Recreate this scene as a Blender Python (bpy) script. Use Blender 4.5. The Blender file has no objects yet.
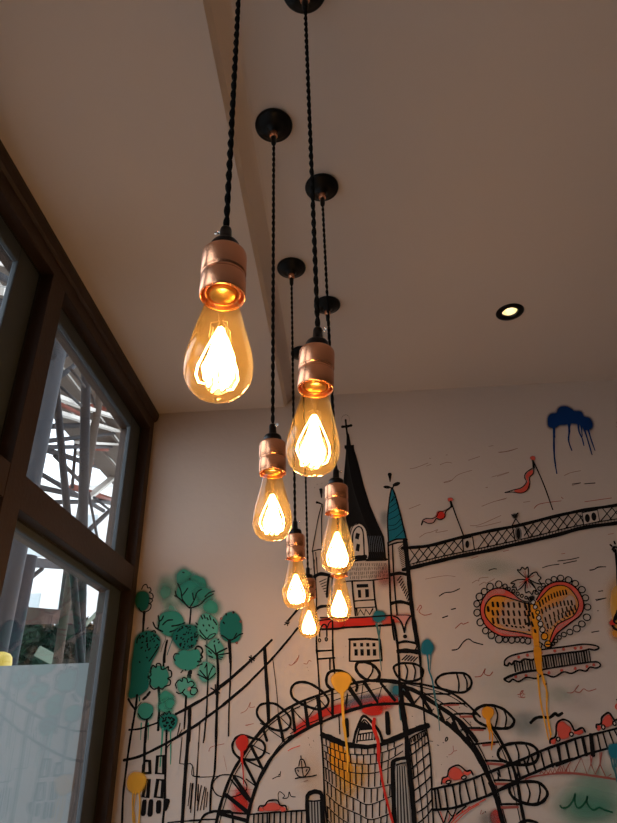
import bpy, bmesh, math, random
from mathutils import Vector, Matrix
random.seed(7)
PI = math.pi
scn = bpy.context.scene
COL = scn.collection

# ------------------------------------------------------------------ camera
CZ = 1.45                                   # eye height above the floor
FPX, PX, PY = 620.6, 308.5, 411.5           # focal length and centre for the 617x823 frame
AX = Vector((0.99763333, -0.05260001, -0.04428297))
AY = Vector((0.06414467, 0.48002768, 0.87490507))
AZ = Vector((-0.02476297, -0.87567498, 0.48226562))
cam_d = bpy.data.cameras.new('camera'); cam = bpy.data.objects.new('camera', cam_d); COL.objects.link(cam)
cam_d.sensor_fit = 'HORIZONTAL'; cam_d.sensor_width = 36.0; cam_d.lens = 36.0*FPX/617.0
cam_d.clip_start = 0.02
m = Matrix.Identity(4)
for i, a in enumerate((AX, AY, AZ)):
    m[i][0], m[i][1], m[i][2] = a[0], -a[1], -a[2]
m[2][3] = CZ
cam.matrix_world = m
scn.camera = cam

def ray(x, y):
    c = Vector(((x-PX)/FPX, (y-PY)/FPX, 1.0))
    return Vector((AX.dot(c), AY.dot(c), AZ.dot(c)))
def onY(x, y, v): r = ray(x, y); r = r*(v/r.y); return Vector((r.x, r.y, r.z+CZ))
def onX(x, y, v): r = ray(x, y); r = r*(v/r.x); return Vector((r.x, r.y, r.z+CZ))

# ------------------------------------------------------------------ materials
def nodes(name):
    mt = bpy.data.materials.new(name); mt.use_nodes = True
    nt = mt.node_tree; b = nt.nodes['Principled BSDF']
    return mt, nt, b
def pbr(name, col, rough=0.6, metal=0.0, bump=0.0, bscale=60, var=0.0, vscale=8, spec=0.5):
    mt, nt, b = nodes(name)
    b.inputs['Base Color'].default_value = (*col, 1); b.inputs['Roughness'].default_value = rough
    b.inputs['Metallic'].default_value = metal; b.inputs['Specular IOR Level'].default_value = spec
    tc = nt.nodes.new('ShaderNodeTexCoord')
    if bump:
        n = nt.nodes.new('ShaderNodeTexNoise'); n.inputs['Scale'].default_value = bscale; n.inputs['Detail'].default_value = 4
        nt.links.new(tc.outputs['Object'], n.inputs['Vector'])
        bp = nt.nodes.new('ShaderNodeBump'); bp.inputs['Strength'].default_value = bump; bp.inputs['Distance'].default_value = 0.01
        nt.links.new(n.outputs['Fac'], bp.inputs['Height']); nt.links.new(bp.outputs['Normal'], b.inputs['Normal'])
    if var:
        n = nt.nodes.new('ShaderNodeTexNoise'); n.inputs['Scale'].default_value = vscale; n.inputs['Detail'].default_value = 5
        nt.links.new(tc.outputs['Object'], n.inputs['Vector'])
        mx = nt.nodes.new('ShaderNodeMix'); mx.data_type = 'RGBA'
        mx.inputs['A'].default_value = (*[c*(1-var) for c in col], 1); mx.inputs['B'].default_value = (*[min(1, c*(1+var)) for c in col], 1)
        nt.links.new(n.outputs['Fac'], mx.inputs['Factor']); nt.links.new(mx.outputs['Result'], b.inputs['Base Color'])
    return mt
def emit(name, col, strength):
    mt, nt, b = nodes(name); nt.nodes.remove(b)
    e = nt.nodes.new('ShaderNodeEmission'); e.inputs[0].default_value = (*col, 1); e.inputs[1].default_value = strength
    nt.links.new(e.outputs[0], nt.nodes['Material Output'].inputs[0]); return mt
def thin_glass(name, tint, ior=1.45, scatter=0.0, scol=(1, 1, 1), gloss=1.0, grough=0.0, bump=0.0):
    mt, nt, b = nodes(name); nt.nodes.remove(b); N = nt.nodes.new; L = nt.links.new
    tr = N('ShaderNodeBsdfTransparent'); tr.inputs[0].default_value = (*tint, 1)
    gl = N('ShaderNodeBsdfGlossy'); gl.inputs['Roughness'].default_value = grough; gl.inputs[0].default_value = (gloss, gloss, gloss, 1)
    f0 = ((ior-1)/(ior+1))**2                # Schlick reflectance, the same from either side of the thin shell
    lw = N('ShaderNodeLayerWeight'); lw.inputs[0].default_value = .5
    pw = N('ShaderNodeMath'); pw.operation = 'POWER'; pw.inputs[1].default_value = 5; L(lw.outputs['Facing'], pw.inputs[0])
    ml = N('ShaderNodeMath'); ml.operation = 'MULTIPLY_ADD'; ml.inputs[1].default_value = 1-f0; ml.inputs[2].default_value = f0; L(pw.outputs[0], ml.inputs[0])
    mx = N('ShaderNodeMixShader'); L(ml.outputs[0], mx.inputs[0]); L(tr.outputs[0], mx.inputs[1]); L(gl.outputs[0], mx.inputs[2])
    out = mx
    if bump:
        tc = N('ShaderNodeTexCoord'); n = N('ShaderNodeTexNoise'); n.inputs['Scale'].default_value = 3
        L(tc.outputs['Object'], n.inputs['Vector']); bp = N('ShaderNodeBump'); bp.inputs['Strength'].default_value = bump
        L(n.outputs['Fac'], bp.inputs['Height']); L(bp.outputs['Normal'], gl.inputs['Normal'])
    if scatter:
        tl = N('ShaderNodeBsdfTranslucent'); tl.inputs[0].default_value = (*scol, 1)
        m2 = N('ShaderNodeMixShader'); m2.inputs[0].default_value = scatter
        L(mx.outputs[0], m2.inputs[1]); L(tl.outputs[0], m2.inputs[2]); out = m2
    L(out.outputs[0], nt.nodes['Material Output'].inputs[0]); return mt

M = {}
M['wall'] = pbr('painted_plaster_wall', (.56, .455, .395), .75, bump=.12, bscale=35, var=.02, vscale=2)
M['dim'] = pbr('dark_brown_wall_paint', (.13, .085, .06), .7, bump=.1, bscale=20)
M['ceiling'] = pbr('painted_plaster_ceiling', (.74, .64, .585), .85, bump=.10, bscale=25, var=.02, vscale=2)
M['floor'] = pbr('floor_boards', (.22, .15, .10), .5, var=.2)
M['frame'] = pbr('dark_brown_painted_timber', (.034, .018, .012), .5, bump=.08, bscale=90, var=.12, vscale=20, spec=.35)
M['sash'] = pbr('slate_grey_sash_paint', (.052, .064, .074), .6, bump=.05, bscale=120, var=.08, vscale=20, spec=.4)
M['seal'] = pbr('black_rubber_seal', (.012, .012, .012), .7)
M['pane'] = thin_glass('window_glass', (.93, .95, .96), 1.38, bump=.01)
M['black'] = pbr('black_bakelite', (.003, .0026, .0026), .30, spec=.22)
M['cable'] = pbr('black_braided_fabric', (.005, .0045, .0045), .95, bump=.5, bscale=900, spec=.1)
M['copper'] = pbr('brushed_copper', (.93, .43, .24), .27, .95, bump=.04, bscale=300)
M['copper_dark'] = pbr('knurled_copper', (.72, .30, .18), .42, 1.0, bump=.35, bscale=700)
M['steel'] = pbr('screw_steel', (.7, .7, .7), .25, 1.0)
M['brass'] = pbr('lamp_cap_brass', (.85, .60, .25), .3, 1.0)
M['porcelain'] = pbr('lamp_holder_liner', (.62, .45, .30), .5)
M['bulb'] = thin_glass('amber_bulb_glass', (1.0, .79, .50), 1.5, scatter=.021, scol=(1, .62, .18))
M['stem'] = thin_glass('clear_stem_glass', (.98, .93, .80), 1.5, scatter=.02, scol=(1, .8, .4))
M['filament'] = emit('glowing_filament', (1.0, .64, .30), 66)
M['wire'] = pbr('support_wire', (.5, .4, .25), .4, 1.0)
M['lamp'] = emit('downlight_lamp', (1.0, .84, .60), 45)
M['cream'] = pbr('cream_reflector', (.80, .70, .48), .35)

# ------------------------------------------------------------------ mesh helpers
def link(name, bm, mats, parent=None, smooth=False, recalc=True):
    if recalc: bmesh.ops.recalc_face_normals(bm, faces=bm.faces)
    me = bpy.data.meshes.new(name); bm.to_mesh(me); bm.free()
    for mt in (mats if isinstance(mats, (list, tuple)) else [mats]): me.materials.append(mt)
    if smooth: me.polygons.foreach_set('use_smooth', [True]*len(me.polygons))
    o = bpy.data.objects.new(name, me); COL.objects.link(o)
    if parent: o.parent = parent
    return o
def box(bm, x0, x1, y0, y1, z0, z1, mi=0, bev=0.0):
    vs = [bm.verts.new((x, y, z)) for x in (x0, x1) for y in (y0, y1) for z in (z0, z1)]
    fs = []
    for q in ((0, 1, 3, 2), (4, 6, 7, 5), (0, 4, 5, 1), (2, 3, 7, 6), (0, 2, 6, 4), (1, 5, 7, 3)):
        f = bm.faces.new([vs[k] for k in q]); f.material_index = mi; fs.append(f)
    if bev:
        es = list({e for f in fs for e in f.edges})
        bmesh.ops.bevel(bm, geom=es, offset=bev, segments=2, affect='EDGES', profile=.5)
def lathe(bm, prof, n=32, c=(0, 0), mi=0, smooth=True, close=False):
    rings = []
    for r, z in prof:
        if r < 1e-6: rings.append([bm.verts.new((c[0], c[1], z))])
        else: rings.append([bm.verts.new((c[0]+r*math.cos(2*PI*k/n), c[1]+r*math.sin(2*PI*k/n), z)) for k in range(n)])
    prs = list(zip(rings, rings[1:]))
    if close: prs.append((rings[-1], rings[0]))
    for a, b in prs:
        for k in range(n):
            k2 = (k+1) % n
            vs = [a[k % len(a)], a[k2 % len(a)], b[k2 % len(b)], b[k % len(b)]]
            u = []
            for v in vs:
                if v not in u: u.append(v)
            if len(u) > 2:
                f = bm.faces.new(u); f.material_index = mi; f.smooth = smooth
def tube(bm, pts, r, n=8, mi=0, cap=True, smooth=True):
    pts = [Vector(p) for p in pts]; rings = []; ref = None
    for i, p in enumerate(pts):
        t = (pts[min(i+1, len(pts)-1)]-pts[max(i-1, 0)]).normalized()
        if ref is None: ref = t.orthogonal().normalized()
        ref = (ref-t*ref.dot(t)).normalized(); b = t.cross(ref)
        rr = r[i] if isinstance(r, (list, tuple)) else r
        rings.append([bm.verts.new(p+(ref*math.cos(2*PI*k/n)+b*math.sin(2*PI*k/n))*rr) for k in range(n)])
    for a, b in zip(rings, rings[1:]):
        for k in range(n):
            f = bm.faces.new((a[k], a[(k+1) % n], b[(k+1) % n], b[k])); f.material_index = mi; f.smooth = smooth
    if cap:
        for q in (rings[0][::-1], rings[-1]):
            f = bm.faces.new(q); f.material_index = mi
def tag(o, label, cat, group=None):
    o['label'] = label; o['category'] = cat
    if group: o['group'] = group
    return o
def struct(o, label=None):
    o['kind'] = 'structure'
    if label: o['label'] = label
    return o
def empty(name, loc, rz=0):
    o = bpy.data.objects.new(name, None); COL.objects.link(o); o.location = loc; o.rotation_euler = (0, 0, rz)
    o.empty_display_size = .05
    return o

# ------------------------------------------------------------------ room shell
YW = 2.226; XL = -.752; XR = 3.2; YB = -3.0
ZLOW, ZUP = CZ+1.254, CZ+1.30
b = bmesh.new(); box(b, XL-.02, XR+.15, YW, YW+.02+.05, 0, 3.1)
struct(link('wall_back', b, M['wall']), 'white plastered wall carrying the painted mural')
b = bmesh.new(); box(b, XR, XR+.15, YB, YW, 0, 3.1); struct(link('wall_right', b, M['dim']))
b = bmesh.new(); box(b, XL-.1, XR+.15, YB-.15, YB, 0, 3.1); struct(link('wall_front', b, M['dim']))
b = bmesh.new(); box(b, XL-.1, XR+.15, YB-.15, YW+.07, -.1, 0); struct(link('floor', b, M['floor']))
# ceiling: lower strip by the windows, plaster step, higher main field
prof = [(XL-.10, ZLOW), (-.211, ZLOW), (-.2104, ZLOW+.001), (-.199, ZLOW+.0135), (-.188, ZLOW+.0255), (-.178, ZLOW+.036), (-.171, ZLOW+.0425), (-.164, ZUP-.001), (-.156, ZUP), (XR+.1, ZUP)]
b = bmesh.new(); n = len(prof)
lo = [[b.verts.new((x, y, z)) for x, z in prof] for y in (YB, YW)]
hi = [[b.verts.new((x, y, 3.1)) for x, z in prof] for y in (YB, YW)]
for k in range(n-1):
    f = b.faces.new((lo[0][k], lo[0][k+1], lo[1][k+1], lo[1][k])); f.smooth = 2 < k < 7
    b.faces.new((hi[0][k], hi[1][k], hi[1][k+1], hi[0][k+1]))
    for s in (0, 1): b.faces.new((lo[s][k], lo[s][k+1], hi[s][k+1], hi[s][k]))
for k in (0, n-1): b.faces.new((lo[0][k], lo[1][k], hi[1][k], hi[0][k]))
struct(link('ceiling', b, M['ceiling']), 'plaster ceiling with a shallow step down towards the windows')

# ------------------------------------------------------------------ window wall (left)
XS = -.790                                   # face of the sashes
HB = CZ+1.168                                # underside of header
b = bmesh.new(); box(b, XL-.12, XL, YB, YW, HB, ZLOW+.05, bev=.002); struct(link('trim_1', b, M['frame']), 'dark brown timber header above the windows')
b = bmesh.new()                              # rounded moulding under the ceiling
mp = [(-.756, ZLOW+.004), (-.728, ZLOW+.004), (-.7245, ZLOW-.004), (-.7235, ZLOW-.014), (-.7255, ZLOW-.026), (-.731, ZLOW-.036), (-.739, ZLOW-.041), (-.756, ZLOW-.042)]
ra = [b.verts.new((x-.011, YB, z)) for x, z in mp]; rb = [b.verts.new((x-.011, YW+.003, z)) for x, z in mp]
for k in range(len(mp)): f = b.faces.new((ra[k], ra[(k+1) % len(mp)], rb[(k+1) % len(mp)], rb[k])); f.smooth = False
b.faces.new(ra[::-1]); b.faces.new(rb)
struct(link('trim_2', b, M['frame']), 'brown timber moulding along the ceiling edge above the windows')
TT, TB = CZ+.602, CZ+.519                    # transom
MZ0 = .35
jambs = []
muls = [(2.180, YW)]
y = 1.339
while y > YB+.2:
    muls.append((y-.076, y)); y -= .917
for k, (a, c) in enumerate(muls):
    b = bmesh.new(); box(b, XL-.12, XL, a, c, MZ0, HB, bev=.0015)
    struct(link('trim_%d' % (3+k), b, M['frame']), 'dark brown upright window post' + (' in the corner beside the mural' if k == 0 else ''))
b = bmesh.new()
for (a, c), (a2, c2) in zip(muls, muls[1:]):
    box(b, XL-.12, XL-.001, c2, a, TB, TT, bev=.0015)
struct(link('trim_%d' % (3+len(muls)), b, M['frame']), 'dark brown transom rail between upper and lower windows')
b = bmesh.new(); box(b, XL-.12, XL, YB, YW, 0, MZ0); box(b, XL-.12, XL, YB, muls[-1][0], MZ0, HB); struct(link('wall_left', b, M['wall']))
wn = 1
for (a, c), (a2, c2) in list(zip(muls, muls[1:])):
    for (z0, z1, top) in ((TT, HB, True), (MZ0, TB, False)):
        y0, y1 = c2, a
        b = bmesh.new(); XG = XS-.006; rw = .060
        rt = .050 if top else .022
        yy0, yy1 = y0+.002, y1-.002
        box(b, XG-.009, XS, yy0, yy0+rw, z0+.001, z1-.001, bev=.003); box(b, XG-.009, XS, yy1-.106, yy1, z0+.001, z1-.001, bev=.003)
        box(b, XG-.009, XS, yy0+rw, yy1-.106, z1-rt, z1-.001, bev=.003); box(b, XG-.009, XS, yy0+rw, yy1-.106, z0+.001, z0+.03, bev=.003)
        w = struct(link('window_%d' % wn, b, M['sash']), ('upper' if top else 'lower')+' slate grey window sash in the left wall')
        b = bmesh.new()                      # dark gasket line round the sash
        g = .004
        for q in ((y0, y0+g, z0, z1), (y1-g, y1, z0, z1), (y0, y1, z1-g, z1), (y0, y1, z0, z0+g)):
            box(b, XS-.004, XS+.003, *q)
        link('gasket', b, M['seal'], w)
        b = bmesh.new(); box(b, XG-.006, XG-.002, yy0+rw-.005, yy1-.101, z0+.02, z1-rt+.005); link('glass', b, M['pane'], w)
        wn += 1
# ------------------------------------------------------------------ pendant lights
def shared(fn):
    bm = bmesh.new(); fn(bm); return bm
def torus(bm, c, R, r, axis, n=20, k=8, mi=0):
    axis = Vector(axis).normalized(); u = axis.orthogonal().normalized(); v = axis.cross(u); c = Vector(c)
    rg = []
    for i in range(n):
        a = 2*PI*i/n; d = u*math.cos(a)+v*math.sin(a)
        rg.append([bm.verts.new(c+d*R+(d*math.cos(2*PI*j/k)+axis*math.sin(2*PI*j/k))*r) for j in range(k)])
    for i in range(n):
        for j in range(k):
            f = bm.faces.new((rg[i][j], rg[(i+1) % n][j], rg[(i+1) % n][(j+1) % k], rg[i][(j+1) % k])); f.smooth = True; f.material_index = mi
def bm_rose(bm):
    lathe(bm, [(.0, -.001), (.0435, -.001), (.044, -.005), (.043, -.009), (.040, -.011), (.034, -.0125), (.0325, -.0140), (.022, -.0175), (.0115, -.020), (.0095, -.030), (0, -.0305)], 48)
def bm_rosenut(bm):
    lathe(bm, [(0, -.029), (.0092, -.029), (.0098, -.033), (.0094, -.042), (.0070, -.047), (0, -.048)], 12, smooth=False)
def bm_rosegrip(bm):
    lathe(bm, [(0, -.044), (.0058, -.044), (.0062, -.050), (.0058, -.066), (.0046, -.070), (0, -.0705)], 16)
def bm_holder(bm):
    lathe(bm, [(.0206, .012), (.0206, .0015), (.0214, 0), (.0222, 0), (.0228, .0018), (.0228, .0225), (.0224, .0238), (.0218, .0242), (.0218, .0282), (.0224, .0286), (.0228, .0300), (.0228, .0520), (.0223, .0548), (.0210, .0562), (.0190, .0568), (0, .0570)], 48)
    lathe(bm, [(.0206, .012), (.0150, .0125)], 48)
def bm_lip(bm):
    lathe(bm, [(.0158, .013), (.0158, .0042), (.0166, .0028), (.0176, .0028), (.0183, .0040), (.0183, .013)], 48)
def bm_cap(bm):
    lathe(bm, [(0, .0565), (.0152, .0565), (.0156, .0600), (.0152, .0670), (.0135, .0700), (.0066, .0715), (.0062, .0890), (.0056, .0915), (.0040, .0926), (0, .093)], 32)
def bm_screw(bm):
    tube(bm, [(.004, 0, .088), (.0085, 0, .0885)], .0013, 8); torus(bm, (.0098, 0, .0886), .0021, .0008, (0, 1, 0.2), 14, 6)
def bm_glass(bm):
    P = [(.0135, .011), (.0150, .004), (.0160, -.003), (.0173, -.011), (.0194, -.021), (.0223, -.033), (.0252, -.045), (.0281, -.057), (.0303, -.067), (.0316, -.075), (.0320, -.0815), (.0315, -.0885), (.0298, -.0955), (.0265, -.1020), (.0215, -.1075), (.0150, -.1112), (.0075, -.1132), (.0022, -.1140), (.0012, -.1156), (0, -.1160)]
    lathe(bm, [(r, z if z > 0 else z*1.0) for r, z in P], 40)
def bm_base(bm):
    lathe(bm, [(.0128, .016), (.0136, .006), (.0132, .003), (.0112, .0012), (0, .0004)], 32)
def bm_stem(bm):
    lathe(bm, [(.0110, .006), (.0088, -.006), (.0055, -.014), (.0032, -.019), (.0026, -.028), (.0030, -.034), (.0018, -.037), (0, -.038)], 20)
def bm_filament(bm):
    n = 14
    for k in range(n):
        a = 2*PI*k/n; h = .5
        c0, s0 = math.cos(a), math.sin(a); a1 = a+PI/n; c1, s1 = math.cos(a1), math.sin(a1)
        rt, rb, zt, zb = .0022, .0100+.002*(k % 2), -.037-.004*(k % 3), -.094-.004*((k+1) % 2)
        pts = [(rt*c0, rt*s0, zt), (.0036*c0, .0036*s0, zt-.012), (.0076*c0, .0076*s0, -.067), ((rb+.001)*c0, (rb+.001)*s0, -.082), (rb*.93*c0, rb*.93*s0, zb), (rb*.8*c1, rb*.8*s1, zb-.003)]
        pts = [(p_[0]*1.06, p_[1]*1.06, p_[2]) for p_ in pts]
        tube(bm, pts, [.0007, .0011, .0016, .0019, .0017, .0011], 5)
def bm_outer(bm):
    for k in range(5):
        a = 2*PI*k/5+.2; a1 = a+.30
        q = [(.003, a, -.038), (.0065, a, -.046), (.0125, a, -.060), (.0192, a, -.078), (.0205, a, -.088), (.0170, (a+a1)/2, -.0985), (.0120, a1, -.1005)]
        tube(bm, [(r*math.cos(t), r*math.sin(t), z) for r, t, z in q], [.0004, .0006, .0007, .0009, .0010, .0009, .0006], 5)
def bm_wires(bm):
    for k in range(4):
        a = PI/4+k*PI/2
        tube(bm, [(.002*math.cos(a), .002*math.sin(a), -.030), (.011*math.cos(a), .011*math.sin(a), -.036), (.0125*math.cos(a), .0125*math.sin(a), -.052), (.0100*math.cos(a), .0100*math.sin(a), -.054), (.0085*math.cos(a), .0085*math.sin(a), -.040)], .0004, 5)
def bm_cable(bm, L, rad=.0021, off=.0016, pitch=.036):
    n = int(L/pitch*14)
    for s in (0, PI):
        pts = []
        for i in range(n+1):
            z = -L*i/n; a = 2*PI*(-z)/pitch+s
            pts.append((off*math.cos(a), off*math.sin(a), z))
        tube(bm, pts, rad, 6)
MESH = {}
def getmesh(key, fn, mt, smooth=None):
    if key not in MESH:
        bm = bmesh.new(); fn(bm); bmesh.ops.recalc_face_normals(bm, faces=bm.faces)
        me = bpy.data.meshes.new(key); bm.to_mesh(me); bm.free(); me.materials.append(mt); MESH[key] = me
    return MESH[key]
def part(name, fn, mt, parent, loc=(0, 0, 0), rz=0, me=None):
    o = bpy.data.objects.new(name, me or getmesh(name, fn, mt)); COL.objects.link(o); o.parent = parent
    o.location = loc; o.rotation_euler = (0, 0, rz); return o
def pendant(x, y, zrim, srot, label, tilt=0.0):
    root = empty('pendant_light', (x, y, ZUP)); tag(root, label, 'pendant light', 'bare bulb pendant lights hanging in a row')
    h = zrim-1.30                            # rim height relative to ceiling
    r = part('ceiling_rose', bm_rose, M['black'], root)
    part('rose_nut', bm_rosenut, M['copper'], r); part('cord_grip', bm_rosegrip, M['black'], r)
    bm = bmesh.new(); bm_cable(bm, -(h+.090)-.066); me = bpy.data.meshes.new('cable'); bm.to_mesh(me); bm.free(); me.materials.append(M['cable'])
    part('twisted_cable', None, None, root, (0, 0, -.066), 0, me)
    ho = part('lamp_holder', bm_holder, M['copper'], root, (0, 0, h))
    part('holder_lip', bm_lip, M['copper'], ho); part('holder_cap', bm_cap, M['black'], ho); part('cord_screw', bm_screw, M['steel'], ho, (0, 0, 0), srot)
    g = part('bulb', bm_glass, M['bulb'], root, (0, 0, h))
    part('filament', bm_outer, M['filament'], g, (0, 0, 0), srot, getmesh('filament_loops', bm_outer, M['filament'])); part('bulb_cap', bm_base, M['brass'], g); part('glass_stem', bm_stem, M['stem'], g)
    part('filament', bm_filament, M['filament'], g, (0, 0, 0), srot*.37); part('support_wires', bm_wires, M['wire'], g)
    for o_ in (ho, g):                       # the lamp hangs a little out of plumb on its stiff cable
        t = math.radians(tilt); o_.rotation_euler = (0, t, 0); o_.location = (-.088*math.sin(t), 0, h+.088*(1-math.cos(t)))
    return root
PEND = [(-.1055, .474, .394, PI*.95, 'large copper pendant nearest the camera, its rose out of view above'),
        (-.0182, .659, .394, -.35, 'second nearest copper pendant, rose cut off by the top edge, bulb just right of centre', 3.8),
        (-.111, .950, .409, -.5, 'copper pendant with the highest fully visible black ceiling rose, left row'),
        (-.0065, 1.142, .402, .2, 'copper pendant whose bulb hangs in front of the painted black spire, above another bulb', 1.6),
        (-.113, 1.441, .401, -.4, 'copper pendant third back in the left row, its cap peeking under the bulb before it'),
        (-.011, 1.630, .403, .1, 'farthest pendant of the right row, copper holder hidden behind the bulb above it', 2.5),
        (-.112, 1.902, .408, .3, 'smallest and farthest pendant, its bulb the lowest in the picture')]
for p in PEND: pendant(*p)

# ------------------------------------------------------------------ recessed downlights
def bm_ring(bm): lathe(bm, [(.0255, .006), (.0258, -.002), (.030, -.0045), (.044, -.0035), (.047, -.0005), (.047, .002)], 40)
def bm_refl(bm): lathe(bm, [(.0262, .000), (.0250, .010), (.0215, .026), (.0150, .042), (.0110, .046), (.0110, .048)], 32)
def bm_led(bm): lathe(bm, [(0, .0435), (.0095, .0435), (.0105, .045), (.0105, .050), (0, .050)], 24)
def downlight(x, y, label):
    root = empty('recessed_downlight', (x, y, ZUP)); tag(root, label, 'downlight', 'recessed ceiling downlights')
    part('trim_ring', bm_ring, M['black'], root, (0, 0, 0)); part('reflector', bm_refl, M['cream'], root, (0, 0, 0)); part('lamp', bm_led, M['lamp'], root, (0, 0, 0))
    l = bpy.data.lights.new('spot', 'SPOT'); l.energy = DL_W; l.color = (1.0, .80, .58); l.spot_size = math.radians(80); l.spot_blend = .8; l.shadow_soft_size = .004
    o = bpy.data.objects.new('downlight_beam', l); COL.objects.link(o); o.parent = root; o.location = (0, 0, .038)
    return root
DL_W = 1.3
downlight(.609, 1.732, 'small black-rimmed recessed ceiling spotlight with a cream reflector')
for k, (x, y) in enumerate(((1.9, 1.7), (1.9, .2), (.7, .1), (1.9, -1.4), (.7, -1.4))):  # extra downlights added out of view to fill the room with light
    downlight(x, y, 'recessed spotlight added as fill light, unseen behind or right of the camera')
# holes: the reflector sits in the ceiling, so open the slab above each fitting
cut = bmesh.new()
for (x, y) in ((.609, 1.732), (1.9, 1.7), (1.9, .2), (.7, .1), (1.9, -1.4), (.7, -1.4)):
    lathe(cut, [(0, ZUP-.02), (.0325, ZUP-.02), (.0325, ZUP+.06), (0, ZUP+.06)], 32, (x, y))
cme = bpy.data.meshes.new('cut'); bmesh.ops.recalc_face_normals(cut, faces=cut.faces); cut.to_mesh(cme); cut.free(); co = bpy.data.objects.new('cut', cme); COL.objects.link(co)
ceil = bpy.data.objects['ceiling']
md = ceil.modifiers.new('holes', 'BOOLEAN'); md.object = co; md.operation = 'DIFFERENCE'; md.solver = 'EXACT'
dg = bpy.context.evaluated_depsgraph_get(); nm = bpy.data.meshes.new_from_object(ceil.evaluated_get(dg)); ceil.modifiers.clear(); ceil.data = nm
bpy.data.objects.remove(co)

# ------------------------------------------------------------------ outside the windows
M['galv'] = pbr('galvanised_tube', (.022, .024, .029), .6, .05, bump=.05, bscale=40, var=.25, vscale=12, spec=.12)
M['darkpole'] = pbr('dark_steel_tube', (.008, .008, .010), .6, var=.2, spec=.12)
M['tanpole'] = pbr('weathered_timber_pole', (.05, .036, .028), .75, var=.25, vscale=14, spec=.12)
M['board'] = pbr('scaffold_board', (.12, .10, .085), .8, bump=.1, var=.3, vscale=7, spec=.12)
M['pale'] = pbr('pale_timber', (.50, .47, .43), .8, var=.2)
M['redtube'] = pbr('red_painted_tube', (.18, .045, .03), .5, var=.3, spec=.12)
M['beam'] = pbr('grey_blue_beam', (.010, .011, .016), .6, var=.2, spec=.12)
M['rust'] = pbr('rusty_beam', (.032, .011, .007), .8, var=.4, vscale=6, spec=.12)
M['render_w'] = pbr('white_render', (.85, .85, .84), .8)
M['winglass'] = pbr('dull_window', (.45, .50, .52), .3)
M['leaf'] = pbr('dark_leaves', (.010, .014, .010), .6, var=.4, spec=.12)
M['bark'] = pbr('bark', (.028, .022, .02), .9, bump=.3, var=.3, spec=.12)
M['hoard'] = pbr('whitewashed_board', (.20, .22, .22), .6, bump=.05, bscale=12, var=.06, vscale=5, spec=.12)
M['yellow'] = pbr('yellow_plastic', (.50, .36, .05), .5)
M['greensheet'] = pbr('green_sheet', (.16, .19, .15), .7, spec=.12)
M['asphalt'] = pbr('asphalt', (.26, .25, .24), .9, bump=.1, var=.2)

b = bmesh.new(); box(b, -14, XL-.12, -6, 16, -.15, -.02); struct(link('ground', b, M['asphalt']), 'paved ground outside the windows')
def vpole(px, py, X, r, mt, label, z0=-.02, z1=5.2, name='scaffold_pole', grp='upright poles of the scaffold outside'):
    p = onX(px, py, X); b = bmesh.new(); tube(b, [(p.x, p.y, z0), (p.x, p.y, z1)], r, 16)
    return tag(link(name, b, mt), label, 'pole', grp)
def stick(a, c, Xa, Xc, r, mt, name, label, cat, grp=None, flat=None, ext=0.0, ground=False):
    A, C = onX(*a, Xa), onX(*c, Xc); d = (C-A); A = A-d*ext; C = C+d*((C.z+.03)/-d.z if ground else ext)
    b = bmesh.new()
    if flat:
        t = (C-A).normalized(); s = t.cross(Vector((0, 0, 1)))
        if s.length < .1: s = t.cross(Vector((1, 0, 0)))
        s.normalize(); u = s.cross(t)
        vs = [b.verts.new(P+s*i*flat[0]/2+u*j*flat[1]/2) for P in (A, C) for i, j in ((-1, -1), (1, -1), (1, 1), (-1, 1))]
        for q in ((0, 1, 2, 3), (4, 7, 6, 5), (0, 4, 5, 1), (1, 5, 6, 2), (2, 6, 7, 3), (3, 7, 4, 0)): b.faces.new([vs[i] for i in q])
    else: tube(b, [A, C], r, 12)
    return tag(link(name, b, mt), label, cat, grp)
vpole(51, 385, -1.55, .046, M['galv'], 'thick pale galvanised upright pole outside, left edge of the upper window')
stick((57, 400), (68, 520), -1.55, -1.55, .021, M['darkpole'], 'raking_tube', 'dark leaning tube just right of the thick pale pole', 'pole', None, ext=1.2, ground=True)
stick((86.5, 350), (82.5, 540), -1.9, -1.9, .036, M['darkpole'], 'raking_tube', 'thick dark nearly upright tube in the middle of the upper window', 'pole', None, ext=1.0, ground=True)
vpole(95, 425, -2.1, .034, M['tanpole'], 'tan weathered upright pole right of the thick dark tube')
# planks of two scaffold lifts, running away from the camera
def plank(x0, w, y0, y1, z, mt=M['board'], nm='scaffold_board', lab='weathered plank of the scaffold deck seen from below through the upper window'):
    b = bmesh.new(); box(b, x0, x0+w, y0, y1, z, z+.038, bev=.004)
    return tag(link(nm, b, mt), lab, 'board', 'planks of the scaffold decks outside')
for k in range(4): plank(-2.35-.27*k, .225, 2.2, 8.2+.1*(k % 3), CZ+3.35)

random.seed(11)
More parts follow.
